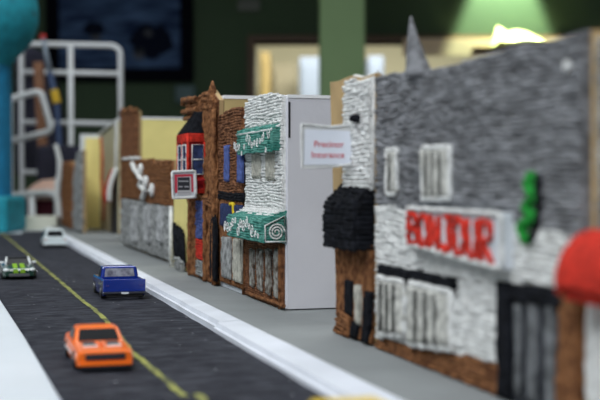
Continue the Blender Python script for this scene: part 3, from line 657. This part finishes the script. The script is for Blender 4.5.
mb = MB(); q = P(FX - .004, (231, 204), (234.5, 204), (234, 210), (235.5, 216), (232, 217)); loop_yarn(mb, q, FX - .0035, .0016, 3, closed=False); sm(mb.build('yellow_figure', 'yellow_yarn', e, smooth=True))

# ------------------------------------------------------------------ brown house with the red bay and the spire
EX = .213; YOFF = .0015
e = house('yarn_house', 'brown yarn house with a red bay window and a pointed spire', 205, EX)
top = P(EX, (189, 108), (189, 100), (200, 99), (204, 92), (211, 90), (217.5, 100))
q = [ground(189, EX, .0005)] + top + [ground(217.5, EX, .0005)]
MB().prism(q, EX, EX + .004).build('cardboard_front', 'cardboard', e)
ys = [p[0] for p in q]; zt = YZ(217.5, 98.5, EX)[1]; box_shell(e, 'tan_board', min(ys), max(ys) - .002, EX + .0045, EX + .11, zt)
wl_ = [ground(189, EX, .0006)] + top + [ground(217.5, EX, .0006)]
MB().prism(wl_, EX - .0012, EX + .0002).build('wall_backing', 'dark_brown_yarn', e)
sm(strands(MB(), wl_, EX - .0012, .0017, .0046, 'v', 2.4, seed=61).build('brown_ropes', 'brown_yarn', e))
sm(strands(MB(), P(EX, (189, 112), (189, 101), (200, 100), (204, 94), (211, 92), (216, 101), (216, 112)), EX - .0025, .0016, .0038, 'h', 2, seed=66).build('gable_ropes', 'brown_yarn', e))
sm(strands(MB(), P(EX, (203, 205), (203, 196), (217, 197), (217, 206)), EX - .0030, .0017, .003, 'h', 2, seed=67).build('ledge', 'brown_yarn', e))
mb = MB(); tp = Vector((EX - .001, *YZ(212, 81, EX))); bs = Vector((EX - .001, *YZ(211.5, 98, EX)))
for k_ in range(8): a = math.pi * 2 * k_ / 8; mb.tube([bs + Vector((math.cos(a) * .0035, math.sin(a) * .007, -.006)), (bs + tp) / 2 + Vector((math.cos(a) * .002, math.sin(a) * .005, 0)), tp], .0016, 6, .0008)
mb.tube([bs, tp], .004, 8, .001); sm(mb.build('spire', 'brown_yarn', e, smooth=True))
mb = MB(); loop_yarn(mb, P(EX, (187, 106), (187, 100), (201, 99)), EX - .004, .0024, 3, closed=False); loop_yarn(mb, P(EX, (187, 112), (201, 110)), EX - .004, .0024, 5, closed=False); loop_yarn(mb, P(EX, (188, 119), (203, 117)), EX - .0035, .002, 7, closed=False)
sm(mb.build('cornice', 'brown_yarn', e, smooth=True))
for a, i in ((208.5, 2), (217.5, 3), (193, 4)):
    mb = MB(); loop_yarn(mb, [ground(a, EX, .001)] + P(EX, (a, 200 if a != 217.5 else 110)), EX - .003, .0024, i, closed=False); sm(mb.build('pilaster', 'brown_yarn', e, smooth=True))
patch('blue_panel', 'blue_yarn', e, P(EX - .0035, (197, 201), (204, 201), (204, 239), (197, 237)), EX - .0035, .0013, 'h', seed=62, amp=1.5)
patch('red_panel', 'red_yarn', e, P(EX - .0035, (197, 238), (204, 240), (204, 260), (197, 258)), EX - .0035, .0013, 'h', seed=63)
patch('grey_panel', 'silver_yarn', e, P(EX - .0035, (197, 259), (204, 261), (204, 277), (197, 274)), EX - .0035, .0013, 'h', seed=64)
patch('arched_doorway', 'black_yarn', e, P(EX - .0035, (211.5, 279), (211.5, 226), (213.5, 212), (216, 226), (216, 282)), EX - .0035, .0012, 'v', seed=65)
# red bay
BXo = .1957
yb = YZ(206, 150, EX)[0]; ya = yb + .048
z1 = YZ(184, 134, BXo)[1]; z0 = YZ(184, 192, BXo)[1]
bay = MB().box(BXo, EX - .002, yb, ya, z0, z1).build('bay_window', 'crimson_yarn', e)
mb = MB()
for k_ in range(5):
    z = z1 - .001 - k_ * .0014; mb.tube([(EX - .002, ya, z), (BXo - .001, ya, z), (BXo - .001, yb - .001, z), (EX - .002, yb - .001, z)], .0013, 6)
for z in (z0, z0 + .002, z0 + .012): mb.tube([(EX - .002, ya, z), (BXo - .001, ya, z), (BXo - .001, yb - .001, z), (EX - .002, yb - .001, z)], .0013, 6)
for x, y in ((BXo - .0008, ya), (BXo - .0008, (ya + yb) / 2), (BXo - .0008, yb - .0008), (EX - .003, yb - .0008)): mb.tube([(x, y, z0), (x, y, z1)], .0014, 6)
sm(mb.build('bay_trim', 'red_yarn', bay, smooth=True))
zm0, zm1 = z0 + .016, z1 - .010
for i, (a, b) in enumerate(((yb + .004, (ya + yb) / 2 - .003), ((ya + yb) / 2 + .003, ya - .004))):
    p_ = MB().box(BXo - .0012, BXo, a, b, zm0, zm1).build('pane', 'navy_yarn', bay); mb = MB()
    loop_yarn(mb, [(a, zm0), (b, zm0), (b, zm1), (a, zm1)], BXo - .001, .0007, i); loop_yarn(mb, [(a, (zm0 + zm1) / 2), (b, (zm0 + zm1) / 2)], BXo - .001, .0006, i, closed=False); sm(mb.build('pane_trim', 'white_yarn', bay, smooth=True))
xa, xb = BXo + .0030, EX - .0042
MB().box(xa, xb, yb - .0010, yb, zm0, zm1).build('pane', 'navy_yarn', bay); mb = MB()
mb.tube([(xa, yb - .0016, zm0), (xb, yb - .0016, zm0), (xb, yb - .0016, zm1), (xa, yb - .0016, zm1), (xa, yb - .0016, zm0)], .0007, 6); mb.tube([(xa, yb - .0016, (zm0 + zm1) / 2), (xb, yb - .0016, (zm0 + zm1) / 2)], .0006, 6); sm(mb.build('pane_trim', 'white_yarn', bay, smooth=True))
mb = MB(); ap = (EX + .0, (ya + yb) / 2 + .005, z1 + .027); zr = z1 + .001
b4 = [(BXo, yb, zr), (EX - .001, yb, zr), (EX - .001, ya, zr), (BXo, ya, zr)]; t4 = [(EX - .007, yb + .006, z1 + .018), (EX - .001, yb + .004, z1 + .020), (EX - .001, ya - .020, z1 + .022), (EX - .007, ya - .024, z1 + .020)]
mb.add(b4 + t4, [(0, 1, 2, 3), (7, 6, 5, 4), (0, 4, 5, 1), (1, 5, 6, 2), (2, 6, 7, 3), (3, 7, 4, 0)])
for i in range(11):
    t = i / 10; A = Vector(b4[0]).lerp(Vector(t4[0]), t); B_ = Vector(b4[3]).lerp(Vector(t4[3]), t); D = Vector(b4[1]).lerp(Vector(t4[1]), t); mb.tube([D, A, B_], .0014, 6)
sm(mb.build('bay_roof', 'black_yarn', bay, smooth=True))
# little hanging sign
Yh = yb - .007
s, q = quadsign(e, [(172, 172), (195, 171), (196, 197), (173, 198)], Yh, .0018, 'hanging_sign', 'foam')
quadsign(s, [(174.5, 174.5), (193, 174), (193.5, 192), (175, 193)], Yh - .0004, .0003, 'red_border', 'red_ink', 0)
quadsign(s, [(177.2, 177), (191, 176.5), (191.5, 195), (177.5, 195.5)], Yh - .0007, .0003, 'sign_paper', mat('sign_grey_paper', (.5, .5, .52), .6), 0)
quadsign(s, [(177.6, 177.5), (189.6, 177.2), (189.8, 190), (177.8, 190.2)], Yh - .0010, .0003, 'black_panel', 'black_ink', 0)
for a, b, y_, h_ in ((178.8, 188.6, 180.6, 1.2), (179, 182.6, 186, 1.3), (184.6, 188.6, 186, 1.3), (178, 190, 192.3, .6)): quadsign(s, [(a, y_), (b, y_), (b, y_ + h_), (a, y_ + h_)], Yh - .0013, .0003, 'printed_line', 'grey_ink', 0)
mb = MB(); pts = []
for i in range(4):
    a, b = Vector(q[i]), Vector(q[(i + 1) % 4])
    for j in range(8): p = a.lerp(b, j / 8); pts.append((p.x, Yh - .0005 + .0004 * noise.noise((i * 8 + j, 0, 0)), p.y + .0004 * noise.noise((i * 8 + j, 5, 0))))
pts.append(pts[0]); sm(mb.tube(pts, .0013, 7).build('sign_trim', 'white_yarn', s, smooth=True))
x_, z_ = XZ(196, 180, Yh); MB().tube([(x_ - .001, Yh + .001, z_), (EX, Yh + .001, z_)], .0014, 6).build('sign_bracket', 'crimson_yarn', e, smooth=True)

# ------------------------------------------------------------------ little yellow shop with black scribbles
e = house('yarn_house', 'low yellow board shop with tangled black yarn, left of the brown spired house', 180)
q = [ground(172.5, FX, .0005)] + P(FX, (172.5, 198), (187.5, 198)) + [ground(187.5, FX, .0005)]
MB().prism(q, FX, FX + .004).build('board_front', 'yellow_board', e); YOFF = 0.0; ys = [p[0] for p in q]; box_shell(e, 'yellow_board', min(ys) + .001, max(ys) - .001, FX + .0045, FX + .08, YZ(172.5, 200, FX)[1] - .005)
mb = MB(); rr = random.Random(5); q = P(FX, (177, 262), (178, 224), (187, 222), (187, 266)); ylo, yhi = min(p[0] for p in q), max(p[0] for p in q); zl, zh = q[0][1] - .001, q[1][1]
for k_ in range(40):
    y = ylo + (yhi - ylo) * rr.random() ; h_ = zl + (zh - zl) * (.55 + .5 * rr.random()) ; y2 = y + rr.uniform(-.006, .006)
    mb.tube([(FX - .0015, y, zl), (FX - .003, (y + y2) / 2 + rr.uniform(-.003, .003), (zl + h_) / 2), (FX - .002 - rr.random() * .004, y2, h_)], .0013, 6)
sm(mb.build('black_tangle', 'black_yarn', e, smooth=True))
patch('grey_step', 'silver_yarn', e, [ground(179, FX, .0006)] + P(FX, (179, 258), (187, 261)) + [ground(187, FX, .0006)], FX - .002, .0016, 'h', seed=72, amp=2)
sm(MB().tube([(FX - .002, *ground(173, FX, .0005)), (FX - .002, *YZ(173, 210, FX))], .0022, 8).build('corner_post', 'white_yarn', e, smooth=True))

# ------------------------------------------------------------------ low grey and brown shop, with white figures
LX = .222; YOFF = .0035
e = house('yarn_house', 'low shop, brown above and silver grey below, with a white yarn figure', 148, LX)
q = [ground(122, LX, .0005)] + P(LX, (122, 158), (171, 160)) + [ground(171, LX, .0005)]
MB().prism(q, LX, LX + .004).build('cardboard_front', 'cardboard', e); ys = [p[0] for p in q]; box_shell(e, 'cardboard', min(ys) + .002, max(ys) - .28, LX + .0045, LX + .018, G + .105)
patch('brown_wall', 'brown_yarn', e, P(LX, (122, 159), (171, 161), (171, 206), (122, 198)), LX, .0022, 'h', seed=81)
patch('grey_front', 'silver_yarn', e, [ground(122, LX, .002)] + P(LX, (122, 198), (171, 206)) + [ground(171, LX, .002)], LX, .0024, 'v', seed=82, amp=1.5)
for a in (131, 144, 157): patch('grey_panel', 'ash_yarn', e, P(LX - .003, (a, 205), (a + 5, 206), (a + 5, 244), (a, 242)), LX - .003, .0022, 'v', seed=a, amp=1.5)['label'] = 'pale strip on the grey shop front'
mb = MB(); loop_yarn(mb, P(LX, (136, 164), (140, 172), (146, 180), (143, 186), (150, 190), (146, 198)), LX - .006, .0034, 1, closed=False, ds=.01)
for a in ((138, 170), (143, 182), (149, 190)):
    y, z = YZ(*a, LX - .006); mb.lathe([(.001, -.004), (.008, -.002), (.008, .002), (.001, .004)], 8, (LX - .006, y, z), 'x')
sm(mb.build('white_figure', 'white_yarn', e, smooth=True))
sm(loop_yarn(MB(), P(LX, (123, 159), (140, 158)), LX - .002, .002, 5, closed=False, ds=.01).build('top_trim', 'white_yarn', e, smooth=True))
sm(loop_yarn(MB(), P(LX, (171, 206), (171, 262)), LX - .002, .0022, 5, closed=False, ds=.01).build('corner_post', 'white_yarn', e, smooth=True))

# ------------------------------------------------------------------ tall yellow box house behind it
TX = .25; YOFF = .002
e = house('yarn_house', 'tall yellow board house with a narrow dark brown yarn front', 130, TX)
q = [ground(122, TX, .0005)] + P(TX, (122, 112), (130, 110), (137.5, 111)) + [ground(137.5, TX, .0005)]
MB().prism(q, TX, TX + .004).build('cardboard_front', 'cardboard', e); ys = [p[0] for p in q]; box_shell(e, 'yellow_board', min(ys), max(ys) - .002, TX + .0045, TX + .13, YZ(137.5, 119, TX)[1], th=.006)
patch('brown_wall', 'dark_brown_yarn', e, q, TX, .0026, 'v', seed=91)
mb = MB(); loop_yarn(mb, P(TX, (122, 114), (125, 109), (128, 113), (132, 108), (135, 112), (138, 109)), TX - .003, .0028, 5, closed=False, ds=.01); sm(mb.build('top_trim', 'brown_yarn', e, smooth=True))

# ------------------------------------------------------------------ yellow and orange streaked house
e = house('yarn_house', 'pale yellow board house with an orange streak and a red side awning', 108, .257)
UX = .257; YOFF = 0
q = [ground(100, UX, .0005)] + P(UX, (100, 136), (104, 133), (118.5, 121)) + [ground(118.5, UX, .0005)]
MB().prism(q, UX, UX + .004).build('board_front', 'khaki_board', e); ys = [p[0] for p in q]
MB().box(UX + .0045, UX + .10, min(ys), min(ys) + .004, SW, YZ(118.5, 122, UX)[1]).build('board_box', 'foam_grey', e)
Yp = YZ(100, 180, UX)[0] + .002; x0_, zt_ = XZ(85, 138, Yp); MB().box(x0_, UX + .06, Yp, Yp + .005, SW, zt_).build('yellow_panel', 'yellow_board', e)
x1_, z1_ = XZ(80, 134, Yp + .006); MB().box(x1_, UX + .06, Yp + .0055, Yp + .010, SW, z1_).build('white_panel', 'foam', e)
sm(loop_yarn(MB(), P(UX, (102, 138), (103.5, 160), (103, 180), (105, 200), (104.5, 222)), UX + .002, .0042, 5, closed=False, ds=.02).build('orange_streak', 'orange_yarn', e, smooth=True))
sm(loop_yarn(MB(), P(UX, (100, 135), (104, 131), (119, 119.5)), UX - .001, .0022, 5, closed=False, ds=.02).build('top_trim', 'white_yarn', e, smooth=True))
sm(loop_yarn(MB(), P(UX, (118, 120), (118, 170)), UX - .001, .0026, 5, closed=False, ds=.02).build('corner_post', 'white_yarn', e, smooth=True))
MB().prism([ground(112, UX, .001)] + P(UX, (112, 195), (118, 170)) + [ground(118, UX, .001)], UX - .003, UX).build('doorway', 'black_ink', e)
y_, z_ = YZ(116, 185, UX)
mb = MB(); rb_ = [Vector((UX - .002 - .012 * math.sin(t * 1.9), y_ + .02, z_ + .026 - .055 * t)) for t in [i / 10 for i in range(11)]]
for j in range(8): mb.tube([p + Vector((0, -j * .006, 0)) for p in rb_], .0042, 6)
sm(mb.build('red_awning', 'red_yarn', e, smooth=True))
mb = MB()
for j in range(2): mb.tube([p + Vector((-.002, -.050 - j * .005, .002)) for p in rb_], .0042, 6)
sm(mb.build('awning_edge', 'white_yarn', e, smooth=True))

# ------------------------------------------------------------------ far brown house with white ornament
e = house('yarn_house', 'farthest brown yarn house with a curved white ornament, next to the white car', 70, .205)
VX = .205
q = [ground(63, VX, .0005)] + P(VX, (63, 168), (66, 161), (72, 161), (76, 166)) + [ground(76, VX, .0005)]
MB().prism(q, VX, VX + .005).build('cardboard_front', 'cardboard', e); patch('brown_wall', 'brown_yarn', e, q, VX, .0032, 'v', seed=95)
q = [ground(76.3, VX, .0005)] + P(VX, (76.3, 175), (80, 152), (83.5, 150)) + [ground(83.5, VX, .0005)]
MB().prism(q, VX, VX + .005).build('cardboard_wing', 'cardboard', e); patch('grey_wing', 'silver_yarn', e, q, VX, .003, 'v', seed=96, amp=1.6)
Yv = YZ(64, 200, VX)[0] - .01; pts = [XZ(a, b, Yv) for a, b in ((55.5, 144), (57, 150), (59.5, 160), (60, 172), (58, 182), (57, 195), (59, 210), (60, 226))]
mb = MB(); q2 = []
for (a, b), (c, d) in zip(pts, pts[1:]):
    for j in range(4): q2.append((a + (c - a) * j / 4, Yv, b + (d - b) * j / 4))
mb.tube(q2, lambda t: .0045 + .0035 * t, 8); sm(mb.build('curved_ornament', 'white_yarn', e, smooth=True))

# ------------------------------------------------------------------ teal figure at the left
TD = 2.22
rc, _ = RZ(-24, 0, TD); ctr = rm(rc, TD, G - .0015)
def zz(py): return RZ(0, py, TD)[1] - (G - .0015)
k = TD / F
e = empty('teal_post', ctr, 'tall teal papier-mache post with a rounded head at the far left', 'sculpture')
pr = [(0.001, 0), (35 * k, 0), (35 * k, zz(66)), (38 * k, zz(60)), (46 * k, zz(52)), (56 * k, zz(40)), (62 * k, zz(24)), (62 * k, zz(8)), (58 * k, zz(-12)), (48 * k, zz(-32)), (30 * k, zz(-46)), (.001, zz(-52))]
mb = MB(); mb.lathe([(34 * k, zz(70))] + pr[2:], 40, tuple(ctr)); mb.build('rounded_head', 'teal', e, smooth=True)
MB().lathe([(35 * k, zz(196)), (35 * k, zz(66))], 40, tuple(ctr)).build('post', mat('blue_teal_paint', (.006, .18, .36), .8, var=.15, scale=55), e, smooth=False)
mb = MB(); h = 40 * k; mb.rbox(rc - h, rc + 41 * k, TD - h, TD + h, G - .0015, G - .0015 + zz(196)); mb.build('foot', 'teal', e, bevel=.008)
r_, z_ = RZ(34, 16, TD); mb = MB(); mb.lathe([(.001, -.008), (.007, -.004), (.007, .004), (.001, .008)], 10, tuple(rm(r_, TD - .02, z_))); mb.build('eye', 'black_ink', e, smooth=True)
# white block at the street's end
r0, _ = RZ(19, 0, 2.30); r1, _ = RZ(57, 0, 2.30)
a = rm(r0, 2.30, 0); b = rm(r1, 2.30, 0); zt = RZ(0, 216, 2.30)[1]
o = MB().rbox(r0, r1, 2.295, 2.33, G - .0015, zt).build('end_block', mat('cream_foam', (.62, .62, .52), .7), bevel=.002); tag(o, 'low cream foam block closing the far end of the road', 'foam block')

# ------------------------------------------------------------------ toy cars (built nose towards -y, then turned)
def loft(st, n_side=None):
    """st: list of (y, [(halfwidth, z) from bottom to top]); mirrored and closed"""
    mb = MB(); k = len(st[0][1]); ring = 2 * k; vs = []; fs = []
    for y, pr in st:
        vs += [(wd, y, z) for wd, z in pr] + [(-wd, y, z) for wd, z in pr[::-1]]
    for i in range(len(st) - 1):
        for j in range(ring): fs.append((i * ring + j, i * ring + (j + 1) % ring, (i + 1) * ring + (j + 1) % ring, (i + 1) * ring + j))
    fs += [tuple(range(ring))[::-1], tuple((len(st) - 1) * ring + j for j in range(ring))]
    return mb.add(vs, fs)
def body_part(mb, name, m, root, axles=(), wr=.0056, W=.016, bev=.0009, pocket=None):
    o = mb.build(name, m, root, local=True)
    if axles:
        cs = []
        if pocket:
            c = MB().box(*pocket).build('cutter', m, None); cs.append(c)
            bm_ = o.modifiers.new('b', 'BOOLEAN'); bm_.operation = 'DIFFERENCE'; bm_.object = c; bm_.solver = 'EXACT'
        for y in axles:
            c = MB().lathe([(wr, -W * 1.5), (wr, W * 1.5)], 24, (0, y, .0048), 'x').build('cutter', m, None); cs.append(c)
            bm_ = o.modifiers.new('b', 'BOOLEAN'); bm_.operation = 'DIFFERENCE'; bm_.object = c; bm_.solver = 'EXACT'
        o.parent = None; bpy.context.view_layer.update()
        me = bpy.data.meshes.new_from_object(o.evaluated_get(bpy.context.evaluated_depsgraph_get())); o.modifiers.clear(); o.data = me; o.parent = root
        for c in cs: bpy.data.objects.remove(c)
    b = o.modifiers.new('bevel', 'BEVEL'); b.width = bev; b.segments = 3; b.limit_method = 'ANGLE'; b.angle_limit = math.radians(25)
    return o
def quad(p, u0, u1, v0, v1, off, th=.0005):
    """a thin pane on the face p (bottom left, bottom right, top right, top left), inset to u, v and lifted by off"""
    A, B, Cc, D = [Vector(x) for x in p]; n = (B - A).cross(D - A).normalized()
    f = lambda u, v: (A.lerp(B, u)).lerp(D.lerp(Cc, u), v) + n * off
    q = [f(u0, v0), f(u1, v0), f(u1, v1), f(u0, v1)]; q2 = [x - n * th for x in q]
    return MB().add(q + q2, [(0, 1, 2, 3), (7, 6, 5, 4), (0, 4, 5, 1), (1, 5, 6, 2), (2, 6, 7, 3), (3, 7, 4, 0)])
def wheels(root, axles, W, r=.0048, hub='chrome', tw=.004):
    for y in axles:
        for s in (-1, 1):
            c = (s * (W / 2 - tw * .5), y, r)
            o = MB().lathe([(r * .6, -tw / 2), (r * .92, -tw / 2), (r, -tw * .35), (r, tw * .35), (r * .92, tw / 2), (r * .6, tw / 2)], 22, c, 'x').build('wheel', 'rubber', root, smooth=False, local=True)
            MB().lathe([(r * .12, -.0003), (r * .58, -.0003), (r * .58, .0003), (r * .12, .0006)], 16, (s * (W / 2 + .0001), y, r), 'x').build('hub', hub, o, local=True)
def cabin(root, m, y0, y1, ty0, ty1, w0, w1, z0, z1, glass, names=('windshield', 'rear_window'), gf=None):
    b = [(-w0, y0, z0), (w0, y0, z0), (w0, y1, z0), (-w0, y1, z0)]; t = [(-w1, ty0, z1), (w1, ty0, z1), (w1, ty1, z1), (-w1, ty1, z1)]
    tm = [(x * .72, y * .5 + (ty0 + ty1) * .25, z1 + .0007) for x, y, z in t]
    mb = MB().add(b + t + tm, [(3, 2, 1, 0), (8, 9, 10, 11)] + [(i, (i + 1) % 4, 4 + (i + 1) % 4, 4 + i) for i in range(4)] + [(4 + i, 4 + (i + 1) % 4, 8 + (i + 1) % 4, 8 + i) for i in range(4)])
    cb = body_part(mb, 'cabin', m, root, bev=.0012)
    F_ = {'windshield': (b[0], b[1], t[1], t[0]), 'rear_window': (b[2], b[3], t[3], t[2]), 'r': (b[1], b[2], t[2], t[1]), 'l': (b[3], b[0], t[0], t[3])}
    g2 = gf or {}
    quad(F_['windshield'], .08, .92, .10, .88, .0003).build('windshield', g2.get('windshield', glass), cb, local=True)
    quad(F_['rear_window'], .10, .90, .14, .86, .0003).build('rear_window', g2.get('rear_window', glass), cb, local=True)
    quad(F_['r'], .14, .86, .14, .86, .0003).build('side_window', glass, cb, local=True); quad(F_['l'], .14, .86, .14, .86, .0003).build('side_window', glass, cb, local=True)
    return cb
def ground_z(x, y): return G + hump(x, y) + .0002

# orange muscle car, nose to the viewer
e = empty('toy_car', (.0690, .574 + .036, ground_z(.07, .62) + .0003), 'orange muscle toy car with black grille facing the viewer', 'toy car', 'toy cars on the model road'); e.scale = (.97, .97, .94)
Wd = .0150; st = []
for y, wb_, wm, zb_, zm_, zs, ws, ztp, wt in ((-.0362, .0128, .0138, .0042, .0066, .0098, .0132, .0104, .0110), (-.0340, .0140, .0148, .0026, .0066, .0104, .0140, .0110, .0118), (-.022, .0142, .0150, .0022, .0070, .0108, .0142, .0116, .0124), (-.008, .0142, .0150, .0022, .0072, .0112, .0142, .0122, .0126),
                                              (.014, .0142, .0151, .0022, .0074, .0116, .0143, .0124, .0126), (.028, .0142, .0151, .0026, .0076, .0118, .0143, .0126, .0126), (.0345, .0138, .0146, .0040, .0076, .0116, .0138, .0124, .0120), (.036, .0128, .0136, .0052, .0078, .0110, .0130, .0116, .0112)):
    st.append((y, [(wb_, zb_), (wm, zm_), (ws, zs), (wt, ztp)]))
bd = body_part(loft(st), 'body', 'orange_paint', e, (-.0225, .0215), .0054, .016, .0006)
cabin(e, 'orange_paint', -.0085, .0255, .0015, .0150, .0133, .0112, .0118, .0188, 'glass_dark')
wheels(e, (-.0225, .0215), .0304)
MB().box(-.0102, .0102, -.0370, -.0355, .0062, .0094).build('grille', 'black_ink', bd, local=True, bevel=.0003)
MB().box(-.0138, .0138, -.0374, -.0352, .0030, .0050).build('bumper', 'orange_paint', bd, local=True, bevel=.0006)
MB().box(-.0120, .0120, -.0366, -.0352, .0014, .0030).build('lower_intake', 'black_ink', bd, local=True)
for s in (-1, 1):
    MB().box(min(s * .0030, s * .0095), max(s * .0030, s * .0095), -.0215, -.0100, .0119, .0126).build('hood_vent', 'black_ink', bd, local=True, bevel=.0003)
    MB().box(min(s * .0025, s * .0100), max(s * .0025, s * .0100), -.0240, -.0218, .0112, .0122).build('hood_flash', 'lamp_white', bd, local=True)
    MB().box(s * .0151 - .0003, s * .0151 + .0003, -.010, .016, .0062, .0074).build('side_stripe', 'lamp_white', bd, local=True)
MB().box(-.0012, .0012, -.0215, -.0100, .0121, .0130).build('hood_ridge', 'orange_paint', bd, local=True, bevel=.0004)

# blue pickup, tail to the viewer
e = empty('toy_car', (.1260, .925 + .036, ground_z(.128, .96) + .0003), 'dark blue toy pickup truck with silver rear window seen from behind', 'toy car', 'toy cars on the model road', rz=math.pi); e.scale = (1.06, 1.06, 1.06)
st = []
for y, wm, zb_, zs, zt_ in ((-.036, .0142, .0055, .0115, .0125), (-.034, .0156, .0035, .0125, .0137), (-.012, .0160, .0028, .0132, .0142), (.006, .0162, .0028, .0138, .0147), (.034, .0162, .0028, .0140, .0149), (.0355, .0160, .0040, .0140, .0149)): st.append((y, [(wm * .97, zb_), (wm, .0080), (wm * .99, zs), (wm * .94, zt_)]))
bd = body_part(loft(st), 'body', 'blue_paint', e, (-.0225, .0220), .0056, .017, .0006, pocket=(-.0140, .0140, .0105, .0335, .0075, .03))
tg = MB().box(-.0160, .0160, .0352, .0368, .0058, .0152).build('tailgate', 'blue_paint', e, local=True, bevel=.0005)
for s in (-1, 1): MB().box(s * .0128 - .0013, s * .0128 + .0013, .0368, .0371, .0100, .0112).build('tail_light', mat('tail_light', (.03, .03, .22), .3), tg, local=True)
MB().box(-.0165, .0165, .0362, .0392, .0042, .0060).build('bumper', mat('dark_chrome', (.16, .17, .20), .3, metal=1), e, local=True, bevel=.0005)
MB().box(-.0028, .0028, .0392, .0395, .0044, .0058).build('number_plate', 'lamp_white', e, local=True)
MB().box(-.0135, .0135, .0340, .0375, .0022, .0042).build('underbody', 'rubber', e, local=True)
cabin(e, 'blue_paint', -.0100, .0090, -.0040, .0078, .0148, .0132, .0140, .0228, 'glass_dark', gf={'rear_window': 'glass_silver', 'windshield': 'glass_silver'})
wheels(e, (-.0225, .0220), .0326, .0052)

# green and lime roadster, nose to the viewer
gx, gy = .0547, 1.142
e = empty('toy_car', (gx, gy + .034, ground_z(gx, gy + .03) + .0003), 'dark green toy roadster with lime bonnet stripes facing the viewer', 'toy car', 'toy cars on the model road')
st = []
for y, wm, zb_, zs, zt_ in ((-.034, .0135, .0035, .0075, .0085), (-.031, .0158, .0022, .0096, .0104), (-.012, .0160, .0022, .0118, .0128), (.002, .0158, .0022, .0126, .0134), (.022, .0162, .0024, .0130, .0138), (.033, .0150, .0042, .0126, .0134)): st.append((y, [(wm * .96, zb_), (wm, .0072), (wm * .96, zs), (wm * .78, zt_)]))
bd = body_part(loft(st), 'body', 'green_paint', e, (-.0205, .0215), .0056, .017, .0008)
for s in (-1, 1):
    p = ((s * .0012 if s > 0 else -.0056), -.0305, .0107), ((s * .0056 if s > 0 else -.0012), -.0305, .0107), ((s * .0056 if s > 0 else -.0012), -.006, .0134), ((s * .0012 if s > 0 else -.0056), -.006, .0134)
    quad(p, 0, 1, 0, 1, .0003).build('stripe', 'lime_paint', bd, local=True)
    MB().box(s * .0033 - .0022, s * .0033 + .0022, -.0346, -.0318, .0062, .0098).build('nose_stripe', 'lime_paint', bd, local=True)
    MB().lathe([(.001, -.0016), (.0030, -.0010), (.0034, .0004), (.001, .0016)], 14, (s * .0122, -.0308, .0092)).build('headlight', 'lamp_white', bd, local=True, smooth=True)
    MB().tube([(s * .0120, -.006, .0128), (s * .0104, .002, .0192)], .0011, 8).build('pillar', 'lamp_white', bd, local=True, smooth=True)
    MB().box(s * .0155 - .0020, s * .0155 + .0020, -.008, -.004, .0140, .0160).build('side_mirror', 'lamp_white', bd, local=True, bevel=.0005)
quad(((-.0115, -.006, .0130), (.0115, -.006, .0130), (.0100, .002, .0188), (-.0100, .002, .0188)), 0, 1, 0, 1, 0).build('windshield', 'glass_dark', bd, local=True)
MB().tube([(-.0104, .002, .0192), (.0104, .002, .0192)], .0008, 8).build('windshield_rim', 'black_ink', bd, local=True)
for s in (-1, 1): MB().box(s * .006 - .0035, s * .006 + .0035, .008, .012, .0130, .0180).build('seat', 'rubber', bd, local=True, bevel=.001)
MB().box(-.0095, .0095, -.0352, -.0334, .0030, .0056).build('grille', mat('mesh_grille', (.10, .10, .11), .5), bd, local=True, bevel=.0003)
wheels(e, (-.0205, .0215), .0332, .0052)

# white hatchback, tail to the viewer, far down the street
e = empty('toy_car', (.1300, 1.672 + .034, ground_z(.13, 1.74) + .0003), 'white toy hatchback seen from behind at the far end of the road', 'toy car', 'toy cars on the model road', rz=math.pi)
st = []
for y, wm, zb_, zs, zt_ in ((-.034, .0140, .0045, .0100, .0108), (-.031, .0160, .0025, .0112, .0122), (-.012, .0165, .0022, .0130, .0140), (.020, .0168, .0024, .0140, .0150), (.032, .0164, .0032, .0142, .0152), (.034, .0155, .0045, .0138, .0148)): st.append((y, [(wm * .97, zb_), (wm, .0085), (wm * .97, zs), (wm * .88, zt_)]))
bd = body_part(loft(st), 'body', 'white_paint', e, (-.0215, .0205), .0056, .018, .0009)
cabin(e, 'white_paint', -.0120, .0320, -.0010, .0280, .0152, .0118, .0145, .0262, 'glass_dark')
MB().box(-.0155, .0155, .0338, .0356, .0045, .0075).build('bumper', 'white_paint', bd, local=True, bevel=.0006)
MB().box(-.0140, .0140, .0330, .0350, .0022, .0045).build('underbody', 'rubber', bd, local=True)
for s in (-1, 1): MB().box(s * .0135 - .0016, s * .0135 + .0016, .0338, .0346, .0110, .0132).build('tail_light', mat('pale_tail_light', (.5, .3, .3), .3), bd, local=True)
wheels(e, (-.0215, .0205), .0336, .0052)

# yellow car just under the lower edge of the picture
yx, yy = XY(357, 406, G + .0225)
e = empty('toy_car', (yx - .001, yy - .004, ground_z(yx, yy) + .0003), 'yellow toy car of which only the roof shows at the bottom edge', 'toy car', 'toy cars on the model road')
st = []
for y, wm, zb_, zs, zt_ in ((-.035, .0138, .0042, .0095, .0105), (-.032, .0152, .0025, .0106, .0114), (-.012, .0155, .0022, .0120, .0130), (.015, .0156, .0022, .0126, .0134), (.031, .0150, .0030, .0122, .0132), (.034, .0138, .0048, .0116, .0126)): st.append((y, [(wm * .96, zb_), (wm, .0075), (wm * .96, zs), (wm * .86, zt_)]))
bd = body_part(loft(st), 'body', 'yellow_paint', e, (-.0215, .0210), .0054, .017, .0008)
cabin(e, 'yellow_paint', -.0100, .0240, -.0020, .0150, .0135, .0115, .0126, .0222, 'glass_dark')
wheels(e, (-.0215, .0210), .0312)
